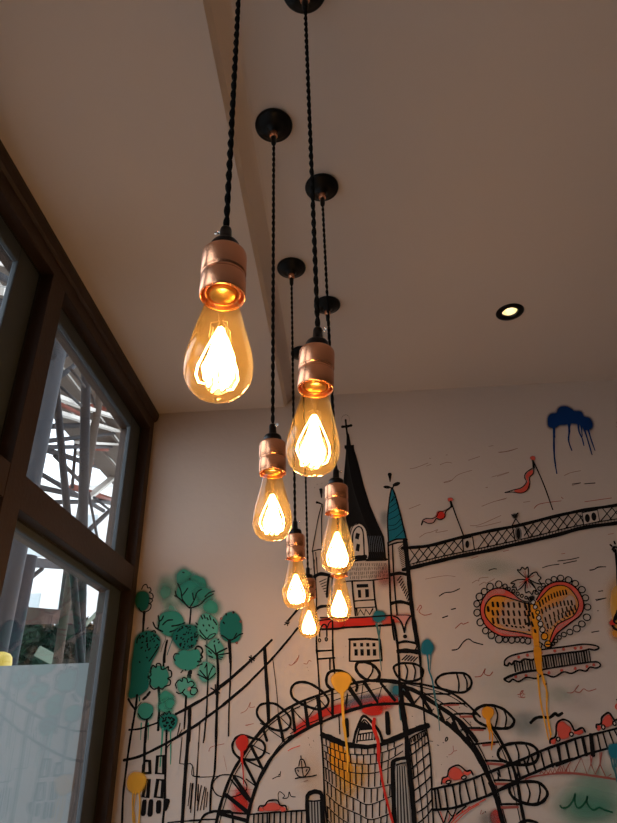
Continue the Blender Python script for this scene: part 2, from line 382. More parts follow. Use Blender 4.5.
# tubes crossing the opening, each as (from, to, distance, radius, kind)
TB_ = [((58, 484), (92, 504), 2.6, 2.6, .022, 'g'), ((62, 455), (108, 470), 3.0, 3.4, .030, 'g'), ((64, 447), (112, 447), 3.2, 4.2, .026, 'g'),
       ((56, 440), (117, 433), 3.4, 4.0, .03, 'g'), ((62, 463), (79, 480), 2.2, 2.2, .016, 'd'), ((75, 452), (73, 478), 2.3, 2.3, .014, 'd'),
       ((43, 488), (118, 505), 2.6, 3.2, .024, 'd'), ((68, 502), (117, 501), 2.8, 3.1, .024, 'g'), ((89, 530), (118, 503), 2.6, 2.8, .026, 'g'),
       ((91, 505), (97, 536), 2.5, 2.5, .014, 'g'), ((101, 503), (117, 516), 2.5, 2.5, .013, 'g'), ((88, 492), (118, 502), 2.9, 3.1, .034, 'r'),
       ((94, 459), (120, 470), 3.2, 3.6, .034, 'w'), ((99, 489), (121, 471), 2.9, 3.2, .026, 'w'), ((98, 445), (121, 465), 3.1, 3.2, .024, 'g'),
       ((90, 443), (112, 444), 3.6, 4.0, .03, 'w'), ((60, 398), (81, 406), 3.0, 3.2, .034, 'w'), ((62, 414), (82, 420), 3.1, 3.3, .034, 'w'),
       ((98, 412), (121, 419), 3.3, 3.6, .034, 'w'), ((97, 425), (124, 433), 3.6, 4.0, .034, 'w'), ((60, 426), (122, 424), 3.8, 4.4, .04, 'g'),
       ((70, 352), (83, 340), 2.6, 2.6, .02, 'g'), ((66, 372), (82, 360), 2.6, 2.8, .026, 'g'), ((74, 373), (82, 383), 2.5, 2.5, .012, 'd'),
       ((62, 388), (76, 401), 2.6, 2.6, .014, 'd'), ((92, 397), (94, 403), 2.6, 2.6, .012, 'd'), ((62, 405), (78, 413), 3.6, 3.8, .03, 'r'),
       ((100, 408), (124, 412), 3.8, 4.0, .04, 'r'), ((98, 448), (122, 450), 4.2, 4.6, .05, 'r'), ((86, 470), (99, 455), 3.0, 3.4, .025, 'r'),
       ((0, 262), (20, 268), 2.6, 3.0, .04, 'w'), ((0, 276), (16, 284), 2.4, 2.7, .03, 'g'), ((0, 290), (14, 291), 2.6, 2.9, .045, 'w'), ((0, 302), (12, 306), 2.6, 2.8, .03, 'g')]
KD = {'g': ('galv', 'scaffold_tube', 'grey galvanised scaffold tube crossing outside the upper window'), 'd': ('darkpole', 'scaffold_tube', 'thin dark scaffold tube crossing outside the upper window'),
      'r': ('redtube', 'scaffold_tube', 'red painted scaffold tube outside the upper window'), 'w': ('pale', 'scaffold_plank', 'pale timber brace outside the upper window')}
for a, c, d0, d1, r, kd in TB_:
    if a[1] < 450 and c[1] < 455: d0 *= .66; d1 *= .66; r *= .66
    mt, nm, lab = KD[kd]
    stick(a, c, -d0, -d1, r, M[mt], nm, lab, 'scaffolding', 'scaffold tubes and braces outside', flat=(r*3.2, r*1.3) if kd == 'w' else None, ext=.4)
# a big roof sheet above, hiding the sky over the scaffold
b = bmesh.new(); box(b, -4.3, -1.6, 1.5, 11, CZ+4.75, CZ+4.83)
tag(link('scaffold_roof', b, pbr('roof_sheet', (.50, .47, .43), .8, var=.25, vscale=2)), 'pale sheeted roof over the scaffold outside', 'roof')
# lower window: beams, tree, building, hoarding
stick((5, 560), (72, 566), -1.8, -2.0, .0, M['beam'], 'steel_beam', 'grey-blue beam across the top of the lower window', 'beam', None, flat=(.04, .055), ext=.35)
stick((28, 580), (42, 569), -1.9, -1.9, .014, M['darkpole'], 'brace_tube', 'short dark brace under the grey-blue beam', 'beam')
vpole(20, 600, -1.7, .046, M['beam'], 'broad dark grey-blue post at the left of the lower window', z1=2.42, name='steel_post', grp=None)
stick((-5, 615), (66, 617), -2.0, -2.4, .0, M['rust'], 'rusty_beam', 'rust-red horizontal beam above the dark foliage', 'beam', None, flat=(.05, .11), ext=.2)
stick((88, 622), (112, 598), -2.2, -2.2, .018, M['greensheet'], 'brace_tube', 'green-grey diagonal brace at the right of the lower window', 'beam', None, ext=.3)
tp = onX(72, 600, -2.6)
b = bmesh.new(); tube(b, [(tp.x, tp.y, -.02), (tp.x+.02, tp.y, 1.2), (tp.x, tp.y+.03, 2.2), (tp.x-.05, tp.y, 3.4)], [.13, .12, .105, .09], 12)
tube(b, [(tp.x, tp.y, 2.15), (tp.x-.35, tp.y-.3, 2.7), (tp.x-.7, tp.y-.7, 3.1)], [.07, .055, .03], 8); tube(b, [(tp.x, tp.y, 2.0), (tp.x+.2, tp.y+.4, 2.5), (tp.x+.3, tp.y+.9, 2.8)], [.06, .045, .03], 8)
tag(link('tree_trunk', b, M['bark']), 'grey-brown tree trunk outside the lower window', 'tree')
def bush(c, R, n, seed, label, lo=.03, hi=.085):
    random.seed(seed); b = bmesh.new()
    for i in range(n):
        while True:
            v = Vector((random.uniform(-1, 1), random.uniform(-1, 1), random.uniform(-1, 1)))
            if v.length < 1: break
        p = Vector((c[0]+v.x*R[0], c[1]+v.y*R[1], c[2]+v.z*R[2])); s = random.uniform(lo, hi)
        u = Vector((random.gauss(0, 1), random.gauss(0, 1), random.gauss(0, 1))).normalized(); w = u.orthogonal().normalized(); t = u.cross(w)*.25
        q = [b.verts.new(p-u*s), b.verts.new(p+w*s*.45+t*s), b.verts.new(p+u*s), b.verts.new(p-w*s*.45+t*s)]
        b.faces.new(q)
    root = empty('bush', (c[0], c[1], 0)); tag(root, label, 'bush')
    f = link('foliage', b, M['leaf'], None, recalc=False); f.parent = root; f.location = (-c[0], -c[1], 0)
    b = bmesh.new()
    for k in range(5):
        a = k*1.3; tube(b, [(0, 0, -.02), (R[0]*.3*math.cos(a), R[1]*.3*math.sin(a), c[2]*.6), (R[0]*.6*math.cos(a), R[1]*.6*math.sin(a), c[2])], [.03, .02, .008], 6)
    link('stem', b, M['bark'], root)
p = onX(20, 648, -2.7); bush((p.x, p.y, p.z-.05), (.42, .55, .25), 1700, 3, 'dark leafy bush behind the whitewashed board, left part of the lower window')
p = onX(52, 642, -2.9); bush((p.x, p.y, p.z-.08), (.40, .45, .25), 1500, 4, 'dark leafy bush left of the tree trunk, above the whitewashed board')
p = onX(98, 646, -2.9); bush((p.x, p.y, p.z-.05), (.40, .50, .34), 1300, 5, 'dark leafy bush right of the tree trunk in the lower window')
p = onX(46, 651, -2.3); b = bmesh.new(); box(b, -.075, .075, -.012, .012, -.04, .04, bev=.005); o = link('sheet_panel', b, M['greensheet']); o.location = (p.x, p.y, p.z-.03); o.rotation_euler = (.2, .35, .9)
tag(o, 'small green-grey sheet propped among the foliage', 'panel')
p = onX(1, 657, -1.42)
b = bmesh.new(); lathe(b, [(0, -p.z-.02), (.046, -p.z-.02), (.046, -.02), (.043, .0), (.033, .012), (.018, .018), (0, .02)], 24); o = link('yellow_post', b, M['yellow']); o.location = (p.x, p.y, p.z)
tag(o, 'yellow plastic post at the left edge of the lower window', 'post')
# white building
bx, by = -7.6, 11.5
root = empty('white_building', (bx, by, 0)); tag(root, 'bright white building with rows of small windows beyond the site', 'building')
b = bmesh.new(); box(b, -3.4, 3.2, 0, 3.0, -.02, 6.3); link('wall', b, M['render_w'], root)
b = bmesh.new(); box(b, -3.5, 3.3, -.1, 3.1, 6.3, 6.45); link('parapet', b, M['render_w'], root)
for zz in (3.4, 4.9):
    for k in range(7):
        b = bmesh.new(); box(b, -3.0+k*.88, -3.0+k*.88+.5, -.03, .02, zz, zz+.8); link('window', b, M['winglass'], root)
# whitewashed hoarding board standing square to the window wall
zt = CZ+.1303*2.33
b = bmesh.new(); box(b, -3.6, XL-.14, 2.33, 2.36, 0, zt); h_ = link('hoarding', b, M['hoard']); tag(h_, 'whitewashed hoarding board outside the lower window', 'hoarding')

# ------------------------------------------------------------------ daylight and colour
w = bpy.data.worlds.new('overcast_sky'); scn.world = w; w.use_nodes = True
nt = w.node_tree; bg = nt.nodes['Background']; tcn = nt.nodes.new('ShaderNodeTexCoord'); sp = nt.nodes.new('ShaderNodeSeparateXYZ')
cr = nt.nodes.new('ShaderNodeValToRGB'); nt.links.new(tcn.outputs['Generated'], sp.inputs[0]); nt.links.new(sp.outputs['Z'], cr.inputs[0]); nt.links.new(cr.outputs[0], bg.inputs[0])
cr.color_ramp.elements[0].color = (.94, .97, 1, 1); cr.color_ramp.elements[1].color = (.74, .86, 1, 1)
bg.inputs[1].default_value = 2.7
scn.view_settings.view_transform = 'Standard'; scn.view_settings.look = 'None'; scn.view_settings.gamma = 1.0; scn.view_settings.exposure = 0.28
scn.view_settings.use_curve_mapping = False
scn.cycles.transparent_max_bounces = 48; scn.cycles.max_bounces = 10; scn.cycles.caustics_reflective = False; scn.cycles.caustics_refractive = False
scn.cycles.sample_clamp_indirect = 3.0; scn.cycles.use_denoising = True
# ------------------------------------------------------------------ the mural, painted on the back wall
PAL = {'k': (.006, .005, .005), 'g1': (.014, .15, .115), 'g2': (.045, .28, .20), 'g3': (.10, .36, .26), 'gs': (.05, .30, .20), 'tl': (.014, .15, .20), 'tg': (.06, .16, .17),
       'rd': (.56, .03, .02), 'r2': (.68, .09, .06), 'pk': (.72, .36, .32), 'ks': (.022, .02, .02), 'or': (.78, .29, .018), 'o2': (.80, .38, .04), 'nv': (.003, .034, .15), 'w': (.58, .48, .42),
       'gy': (.16, .14, .13), 'lg': (.36, .33, .30), 'bn': (.27, .15, .12), 'dg': (.02, .07, .04), 'rb': (.35, .09, .07), 'bg': (.15, .17, .21)}
NAMES = {'k': 'black_marker', 'nv': 'navy_paint', 'or': 'orange_paint', 'rd': 'red_paint', 'tl': 'teal_paint', 'w': 'white_paint'}
PM = {}
def pmat(k, soft):
    key = (k, soft)
    if key not in PM:
        mt = pbr(NAMES.get(k, 'mural_paint_'+k)+('_sprayed' if soft else ''), PAL[k], .85, spec=.12)
        if soft:
            nt = mt.node_tree; b = nt.nodes['Principled BSDF']; N = nt.nodes.new
            at = N('ShaderNodeAttribute'); at.attribute_name = 'cover'; tr = N('ShaderNodeBsdfTransparent'); mx = N('ShaderNodeMixShader')
            L = nt.links.new; L(at.outputs['Fac'], mx.inputs[0]); L(tr.outputs[0], mx.inputs[1]); L(b.outputs[0], mx.inputs[2]); L(mx.outputs[0], nt.nodes['Material Output'].inputs[0])
        PM[key] = mt
    return PM[key]
FR = (0, 0, 1.0)
def fr(ox, oy, s=7.7125):
    global FR; FR = (ox, oy, s)
def P2(x, y): return FR[0]+x/FR[2], FR[1]+y/FR[2]
def W2(x, y):
    a, c = P2(x, y); p = onY(a, c, YW); return p.x, p.z
def pts(s):
    if isinstance(s, str):
        v = s.replace(' ', ',').split(','); v = [float(t) for t in v if t]
        return list(zip(v[::2], v[1::2]))
    return list(s)
def smooth(p, closed=False, k=4):
    if len(p) < 3: return p
    out = []; n = len(p)
    for i in range(n if closed else n-1):
        if closed: a, b_, c, d = p[(i-1) % n], p[i], p[(i+1) % n], p[(i+2) % n]
        else: a, b_, c, d = p[max(i-1, 0)], p[i], p[i+1], p[min(i+2, n-1)]
        for j in range(k):
            t = j/k
            out.append(tuple(.5*((2*b_[q])+(-a[q]+c[q])*t+(2*a[q]-5*b_[q]+4*c[q]-d[q])*t*t+(-a[q]+3*b_[q]-3*c[q]+d[q])*t**3) for q in (0, 1)))
    if not closed: out.append(p[-1])
    return out
PXM = 2.226/560                               # metres on the wall per photo pixel, about
LAY = [0.0006]
class Motif:
    def __init__(s): s.v = []; s.f = []; s.mi = []; s.cov = []; s.mats = []; s.y = 0
    def mat(s, k, soft):
        m_ = pmat(k, soft)
        if m_ not in s.mats: s.mats.append(m_)
        return s.mats.index(m_)
    def nl(s): LAY[0] += 2.6e-6; return YW-LAY[0]
CUR = None
def addv(x, z, y, c=1.0): CUR.v.append((x, y, z)); CUR.cov.append(c); return len(CUR.v)-1
def ln(k, w, p, closed=False, sm=True, taper=0, w2=None):
    "brush line: w in units of the current drawing frame"
    p = pts(p)
    if sm: p = smooth(p, closed)
    q = [W2(*a) for a in p]; y = CUR.nl(); mi = CUR.mat(k, False); hw = w/FR[2]*PXM/2*1.14
    n = len(q); L_, R_ = [], []
    for i in range(n):
        if closed: a, c = q[(i-1) % n], q[(i+1) % n]
        else: a, c = q[max(i-1, 0)], q[min(i+1, n-1)]
        dx, dz = c[0]-a[0], c[1]-a[1]; l = math.hypot(dx, dz) or 1e-9; nx, nz = -dz/l, dx/l
        t = i/max(1, n-1); h = hw
        if w2 is not None: h = hw*(1-t)+(w2/FR[2]*PXM/2)*t
        h *= 1+.10*math.sin(i*1.7+q[0][0]*50)
        L_.append(addv(q[i][0]+nx*h, q[i][1]+nz*h, y)); R_.append(addv(q[i][0]-nx*h, q[i][1]-nz*h, y))
    for i in range(n if closed else n-1):
        j = (i+1) % n; CUR.f.append((L_[i], L_[j], R_[j], R_[i])); CUR.mi.append(mi)
    if not closed and w/FR[2] > .9:
        for e, s in ((0, -1), (n-1, 1)):
            a = q[e]; c = q[e-1] if e else q[1]; dx, dz = a[0]-c[0], a[1]-c[1]; l = math.hypot(dx, dz) or 1e-9; dx /= l; dz /= l
            h = hw if (e == 0 or w2 is None) else w2/FR[2]*PXM/2
            i1 = addv(a[0]+dx*h*.75-dz*h*.6, a[1]+dz*h*.75+dx*h*.6, y); i2 = addv(a[0]+dx*h*.75+dz*h*.6, a[1]+dz*h*.75-dx*h*.6, y)
            CUR.f.append((L_[e], i1, i2, R_[e]) if s > 0 or True else 0); CUR.mi.append(mi)
            if s < 0: CUR.f[-1] = (R_[e], i1, i2, L_[e])
def fill(k, p, closed_smooth=False, soft=None):
    p = pts(p)
    if closed_smooth: p = smooth(p, True)
    q = [W2(*a) for a in p]; y = CUR.nl()
    from mathutils.geometry import tessellate_polygon
    mi = CUR.mat(k, soft is not None); ids = [addv(a[0], a[1], y, soft if soft is not None else 1.0) for a in q]
    for t in tessellate_polygon([[Vector((a[0], a[1], 0)) for a in q]]): CUR.f.append(tuple(ids[i] for i in t)); CUR.mi.append(mi)
def feather(k, p, w, al=1.0):
    "filled shape with a soft sprayed rim of width w"
    p = smooth(pts(p), True, 3); cx = sum(a[0] for a in p)/len(p); cy = sum(a[1] for a in p)/len(p)
    y = CUR.nl(); mi = CUR.mat(k, True); rings = []
    for t, c in ((0, al), (-w*.4, al), (0, al*.93), (w*.35, al*.74), (w*.7, al*.46), (w*1.1, al*.2), (w*1.7, 0)):
        ring = []
        for i, a in enumerate(p):
            b0, b1 = p[i-1], p[(i+1) % len(p)]; dx, dy = b1[0]-b0[0], b1[1]-b0[1]; l = math.hypot(dx, dy) or 1e-9
            s_ = AREA_SIGN(p); nx, ny = dy/l*s_, -dx/l*s_
            ring.append((a[0]+nx*t, a[1]+ny*t))
        rings.append(([addv(*W2(*r_), y, c) for r_ in ring], c))
    from mathutils.geometry import tessellate_polygon
    inner = rings[1][0]
    for t in tessellate_polygon([[Vector((CUR.v[i][0], CUR.v[i][2], 0)) for i in inner]]): CUR.f.append(tuple(inner[i] for i in t)); CUR.mi.append(mi)
    for (A, _), (B, _) in zip(rings[1:], rings[2:]):
        for i in range(len(A)): j = (i+1) % len(A); CUR.f.append((A[i], A[j], B[j], B[i])); CUR.mi.append(mi)
def AREA_SIGN(p):
    return 1 if sum(a[0]*b_[1]-b_[0]*a[1] for a, b_ in zip(p, p[1:]+p[:1])) > 0 else -1
def blob(k, cx, cy, rx, ry=None, soft=.35, al=1.0, wob=.065, seed=0):
    "round of spray paint, solid in the middle and fading over the outer share `soft`"
    ry = ry or rx; n = 22; y = CUR.nl(); mi = CUR.mat(k, True); rnd = random.Random(seed+int(cx*7+cy*13))
    ph = [rnd.uniform(0, 6.28) for _ in range(3)]
    prof_ = [(0, al), (1-soft*.9, al), (1-soft*.62, al*.95), (1-soft*.35, al*.80), (1-soft*.08, al*.54), (1+soft*.18, al*.27), (1+soft*.42, al*.10), (1+soft*.75, 0)]
    rings = []
    for t, c in prof_:
        if t == 0: rings.append([addv(*W2(cx, cy), y, c)]); continue
        rg = []
        for i in range(n):
            a = 2*PI*i/n; r_ = t*(1+wob*math.sin(2*a+ph[0])+wob*.8*math.sin(3*a+ph[1])+wob*.5*math.sin(5*a+ph[2]))
            rg.append(addv(*W2(cx+rx*r_*math.cos(a), cy+ry*r_*math.sin(a)), y, c))
        rings.append(rg)
    for A, B in zip(rings, rings[1:]):
        for i in range(n):
            j = (i+1) % n
            if len(A) == 1: CUR.f.append((A[0], B[i], B[j]))
            else: CUR.f.append((A[i], A[j], B[j], B[i]))
            CUR.mi.append(mi)
def oval(k, w, cx, cy, rx, ry=None, rot=0, fillk=None):
    ry = ry or rx; c, s = math.cos(rot), math.sin(rot)
    p = [(cx+rx*math.cos(a)*c-ry*math.sin(a)*s, cy+rx*math.cos(a)*s+ry*math.sin(a)*c) for a in [2*PI*i/12 for i in range(12)]]
    if fillk: fill(fillk, p)
    if w: ln(k, w, p, True, False)
def dash(k, w, p): 
    for seg in p.split(';'): ln(k, w*(.72 if k in ('bn', 'rb', 'r2') else 1), seg, sm=seg.count(' ') > 1)
mural = empty('mural', (1.0, YW, CZ)); tag(mural, 'hand-drawn city mural of bridge, towers, wheel and trees on the back wall', 'mural')
def motif(name, label=None, par=None):
    global CUR; CUR = Motif(); CUR.name = name; CUR.label = label; CUR.par = par; return CUR
def done():
    me = bpy.data.meshes.new(CUR.name); o_ = (mural.location.x, YW, CZ)
    me.from_pydata([(x-o_[0], y-o_[1], z-o_[2]) for x, y, z in CUR.v], [], CUR.f)
    for m_ in CUR.mats: me.materials.append(m_)
    me.polygons.foreach_set('material_index', CUR.mi)
    at = me.attributes.new('cover', 'FLOAT', 'POINT'); at.data.foreach_set('value', CUR.cov)
    me.update(); o = bpy.data.objects.new(CUR.name, me); COL.objects.link(o); o.parent = CUR.par or mural
    if CUR.label: o['label'] = CUR.label
    if CUR.name == 'sky_scribble': o['kind'] = 'stuff'
    return o
def speck(k, cx, cy, rx, ry, n, w, seed=1):
    r = random.Random(seed)
    for _ in range(n):
        a = r.uniform(0, 6.28); t = math.sqrt(r.random())*.92; x, y = cx+rx*t*math.cos(a), cy+ry*t*math.sin(a); b_ = r.uniform(-.9, .9)+.8
        l = r.uniform(4, 12); ln(k, w, [(x, y), (x+l*math.cos(b_), y-l*math.sin(b_))], sm=False)

# ---- pale sprays and scribbled strokes of sky
motif('sky_scribble', 'thin brown, red and green strokes and faint sprays of sky and birds')
fr(460, 560); blob('gs', 300, 60, 170, 60, .95, .10); fr(470, 650); blob('gs', 320, 260, 260, 150, .95, .10); blob('tg', 430, 570, 130, 90, .95, .38); fr(537, 650); blob('gs', 180, 340, 90, 60, .95, .2); blob('gy', 340, 420, 140, 60, .95, .12)
fr(557, 723, 8.23); blob('gs', 300, 600, 250, 190, .9, .5); blob('gs', 250, 720, 230, 120, .9, .45)
fr(400, 480, 5.14); blob('gs', 440, 440, 110, 50, .95, .12)
fr(557, 723, 8.23); ln('dg', 9, "25,680 45,700 90,690 130,640 150,580 145,640 165,695 200,690 240,640 250,600 245,650 275,700 310,715 345,695 390,715 455,735")
fr(400, 390, 5.14)
dash('bn', 3, "50,405 80,400 145,375;135,392 160,382;205,385 240,372 268,376;350,362 410,342;225,477 260,468 300,435 370,413;470,448 560,422;510,322 560,315 605,300;455,290 480,286;45,612 105,588;420,598 480,575 550,555;235,335 245,333;150,350 158,353;440,502 450,500")
fr(497, 390, 5.14)
dash('bn', 3, "5,320 50,315 105,300;345,440 380,425 430,415;385,492 430,478;445,483 505,480;0,570 45,560;135,578 170,572;0,445 60,425"); dash('rb', 4, "450,575 520,565 590,555;190,610 210,590 250,580 330,570;330,550 340,560;612,170 617,168;612,190 617,190")
fr(400, 480, 5.14)
dash('bn', 3, "360,235 410,230 520,182;390,242 440,235 520,215;100,295 130,275 160,268 195,255 185,270 245,260;225,12 270,0;440,38 450,40"); dash('rb', 3, "365,405 400,392;530,368 560,360"); dash('k', 3.5, "455,465 480,457 498,458")
dash('bn', 2.5, "130,510 180,500 240,492 285,497"); dash('bn', 3, "370,530 395,515 405,520 410,505 455,500"); dash('k', 4, "200,598 230,580 270,575 308,558")
fr(497, 480, 5.14)
dash('k', 3.5, "232,452 270,440 320,433;310,417 380,408 422,398;340,430 410,415;475,465 500,460 520,447 560,447;520,572 545,570;505,615 560,607;385,22 430,15;450,20 505,15"); dash('rb', 3, "330,380 350,378;570,280 600,275")
fr(400, 560, 4.746)
dash('k', 4, "245,428 275,422 300,390 325,375 350,390 395,402;242,235 265,230;200,275 228,265"); dash('rb', 4, "80,240 95,215 102,225 90,245 115,262 150,255;262,325 290,300 300,305 325,295;355,555 385,550 405,515 400,540 425,548 440,530"); dash('bn', 3, "375,120 400,105 410,110 450,88")
fr(497, 560, 5.14)
dash('k', 3.5, "475,52 500,48 520,38 558,35;520,162 545,158;508,210 562,195;515,262 522,260;485,372 525,365")
fr(497, 683, 5.14)
dash('rb', 4, "105,60 125,55 135,38 120,50 125,75 145,72;360,50 390,48 420,10 400,40 425,48 445,30 470,42 510,30"); dash('k', 10, "172,205 200,180 235,175 270,178 300,155 310,168 335,155")
fr(470, 650); dash('rb', 4, "370,360 395,365 410,340 395,318 405,312;410,335 425,345")
fr(440, 723); dash('rb', 4, "100,175 108,215 130,210;108,215 85,240 65,247;310,705 320,670;325,700 340,690 320,705"); oval('k', 6, 50, 125, 8, 16, .4); dash('k', 5, "348,680 352,690;235,12 240,10;402,258 410,262"); dash('gy', 3, "20,150 28,152;50,260 60,262;8,320 14,322")
fr(400, 683, 5.14); dash('gy', 3, "150,298 170,300;190,318 200,322;220,305 226,308;60,170 66,172;80,220 85,221"); 
fr(290, 640); dash('rb', 4, "20,190 55,160 70,115;105,180 130,185 145,160 165,165"); dash('gy', 3, "130,210 135,212;140,235 142,238;410,130 414,133;428,48 432,50")
fr(220, 640); dash('rb', 4, "160,565 205,540 235,480 230,520 270,515;195,658 260,645;530,190 560,190 610,125")
fr(190, 723); dash('rb', 4, "145,220 165,185 265,160;435,20 485,5"); dash('rb', 2, "260,250 285,370;300,525 500,510")
fr(260, 723); dash('r2', 6, "215,215 250,195 310,175"); dash('k', 4, "95,432 130,415 155,410 150,395 140,405;155,400 160,372;145,595 140,550 155,530 190,560 175,580 215,575 225,530 240,565 275,570"); dash('gy', 3, "370,110 376,120;410,130 416,145;380,160 382,175;392,185 396,190")
fr(320, 400)
for i in range(9):
    a = PI*(1.05-i*.14)-.05; dash('k', 5, "%f,%f %f,%f" % (197+30*math.cos(a), 152-34*math.sin(a), 197+34*math.cos(a), 152-40*math.sin(a)))
fr(310, 440, 9.14); dash('k', 4, "40,435 46,438;62,405 70,408;105,395 112,398")
done()

# ---- trees
T = 'tree sprayed in %s green with a black marker trunk'
motif('painted_tree', 'small scalloped dark green tree at the corner'); fr(120, 560)
feather('g1', "135,260 180,245 215,265 222,320 205,370 170,390 140,370 120,320", 14, .95); blob('g3', 350, 250, 60, 75, .9, .7); blob('g3', 360, 170, 60, 60, .95, .35); blob('g3', 395, 372, 60, 55, .9, .6)
ln('k', 7, "168,225 182,196 205,190 215,215 232,215 240,238 226,250 250,262 256,290 238,300 226,292 252,310 232,335 218,332 240,345 234,375 210,395 175,402 152,385 146,368"); ln('k', 18, "188,402 182,480 178,560", w2=13); done()
motif('painted_tree', 'tall dark teal tree at the corner with ink dots'); fr(120, 560)
feather('g1', "110,700 122,620 150,575 205,552 255,560 300,600 305,650 280,720 245,780 225,850 215,900 215,980 180,1020 130,1050 70,1055 85,960 95,800", 16, .96)
speck('k', 215, 640, 80, 80, 26, 9, 3); dash('k', 8, "130,640 135,610 155,580;210,530 218,522;240,555 265,545 275,560;285,600 305,620;150,785 155,790;205,750 212,755;300,670 255,740 225,780"); 
fr(120, 640); ln('k', 14, "132,425 125,500 112,580 95,680 75,780", w2=13); ln('k', 12, "65,455 90,500 122,540"); ln('k', 5, "165,480 140,510 122,540"); ln('k', 15, "230,402 205,435 180,457"); dash('g1', 8, "100,430 85,450;150,440 152,470")
fr(120, 723); ln('k', 12, "100,0 70,190 45,380 25,560 16,775"); done()
motif('painted_tree', 'topmost branching tree with a light green crown'); fr(170, 560)
blob('g2', 110, 135, 72, 78, .55, .85); blob('g2', 215, 185, 75, 75, .5, .9); blob('g2', 150, 260, 100, 115, .45, .92); blob('g2', 265, 265, 75, 70, .6, .8); blob('gs', 315, 365, 66, 66, .85, .95); dash('k', 8, "98,95 110,98;150,145 158,148")
for p_ in ("150,372 125,345 95,300 85,240 60,180", "125,345 70,295 35,275", "60,290 45,262 42,240", "90,280 115,250 137,218", "150,370 185,315 210,250 245,225", "182,305 175,255", "158,372 230,345 280,295 335,263", "270,285 300,255 342,240"): ln('k', 8, p_)
ln('k', 10, "162,370 158,430 152,492"); done()
motif('painted_tree', 'leaning tree with a mid green rounded crown'); fr(120, 560)
feather('g2', "320,425 370,405 440,408 480,450 482,495 440,560 380,582 330,558 302,520 302,470", 16, .95)
for p_ in ("255,480 270,515 292,535 330,552", "295,430 303,480 292,535", "335,433 322,460 302,475", "330,500 365,468 405,462", "400,510 450,502 500,485", "385,555 425,542 445,530"): ln('k', 9, p_)
ln('gy', 4, "345,580 352,610 330,660 315,712"); ln('tg', 5, "410,600 385,670 363,735"); ln('k', 11, "365,620 350,700 345,790"); fr(120, 640); ln('k', 12, "362,10 340,120 335,220 330,290"); done()
motif('painted_tree', 'round dark green tree densely dotted in ink'); fr(170, 560)
blob('g1', 125, 595, 108, 108, .25, .96); speck('k', 125, 595, 95, 95, 52, 8, 5); done()
motif('painted_tree', 'cloud-shaped mid green tree with a thick short trunk'); fr(170, 640)
feather('g2', "60,110 100,85 150,92 205,75 228,110 225,150 205,200 150,228 85,215 45,180 42,140", 16, .95)
ln('k', 7, "70,108 38,108 28,138 42,160"); ln('k', 11, "195,72 210,50 240,58 252,88 240,112 250,132 235,148 236,165 215,166"); ln('k', 25, "158,245 150,265 148,290"); dash('k', 7, "100,235 85,252;118,228 122,235"); done()
motif('painted_tree', 'flower-shaped pale green tree above the cable'); fr(170, 640)
feather('g3', "70,320 120,300 175,320 195,370 185,420 140,435 95,410 70,370", 22, .9); blob('pk', 150, 378, 20, 20, .8, .5)
for p_ in ("52,372 44,340 70,308 95,320 100,290 130,300 138,330 160,318 182,328 185,350 162,368 200,370 212,395 190,422 160,415 158,385", "115,380 98,405 122,432", "50,402 72,414 95,405"): ln('k', 7, p_)
ln('k', 14, "125,435 118,560 110,685", w2=9); done()
motif('painted_tree', 'rosette tree with a scalloped outline beside the dark teal tree'); fr(120, 640)
feather('g2', "300,205 350,225 372,290 350,350 300,368 250,350 232,290 250,225", 16, .92)
ln('k', 8, "238,275 215,285 236,305 233,350 262,380 298,368 325,380 350,358 386,345 388,312 368,296 396,282 396,242 374,230 374,205 350,220 322,226 312,186 284,184 280,212 254,196 240,225 238,250", True)
ln('k', 15, "298,365 306,480 300,600 295,695"); done()
motif('painted_tree', 'small mid green tree with two drips near the corner'); fr(120, 640)
feather('g2', "150,520 190,490 245,510 250,560 235,600 190,615 145,590", 14, .9); ln('k', 7, "140,568 162,600 196,612 230,598 252,565"); ln('k', 16, "208,620 200,700 195,790"); fr(120, 723); ln('k', 15, "205,0 192,150 188,300 180,390"); ln('g2', 8, "165,0 160,130", w2=4); ln('g2', 8, "220,0 218,130", w2=4); done()
motif('painted_tree', 'green cloud of spray without a trunk'); fr(120, 640); blob('gs', 360, 450, 62, 62, .6, .95); blob('gs', 350, 520, 62, 50, .7, .8); blob('gs', 385, 490, 45, 45, .7, .8); done()
motif('painted_tree', 'small dark dotted tree dripping green paint'); fr(120, 640)
feather('g1', "320,590 370,568 430,590 438,640 400,695 345,695 310,655", 12, .96); speck('k', 375, 630, 58, 55, 30, 9, 8); ln('k', 6, "330,585 342,560 362,575 380,548 392,575"); ln('k', 5, "330,600 315,585 325,570 345,580")
fr(120, 723); ln('k', 12, "360,55 356,200 350,380 345,600 330,775"); ln('gs', 12, "330,45 322,180 310,335", w2=7); ln('gs', 9, "390,55 392,200 390,318", w2=5); ln('k', 6, "400,150 370,180 355,210"); done()
motif('painted_tree', 'pale green tree with ink ticks round its top'); fr(170, 560)
blob('g3', 290, 515, 92, 98, .3, .95); dash('k', 8, "240,430 252,455;262,425 272,450;285,445 295,462;305,430 315,462;335,460 345,480;200,485 215,500;350,480 360,500;230,540 240,560;255,500 262,510;300,500 306,510;280,540 286,548;330,520 336,528;195,510 210,520")
for p_ in ("232,580 262,608 285,615 325,602 352,568 310,580 285,612", "285,610 240,560"): ln('k', 7, p_)
ln('gy', 9, "285,615 284,790"); fr(170, 640); ln('gy', 8, "284,0 284,180"); done()
motif('painted_tree', 'pale green palm-like tree with spiky branches'); fr(170, 640)
blob('g3', 285, 245, 80, 80, .5, .9)
for p_ in ("293,308 255,285 213,265", "293,308 262,270 232,235", "288,300 285,190", "293,305 305,260 328,213", "293,310 325,285 352,258", "270,215 285,180", "210,200 250,185", "330,200 345,210"): ln('k', 7, p_)
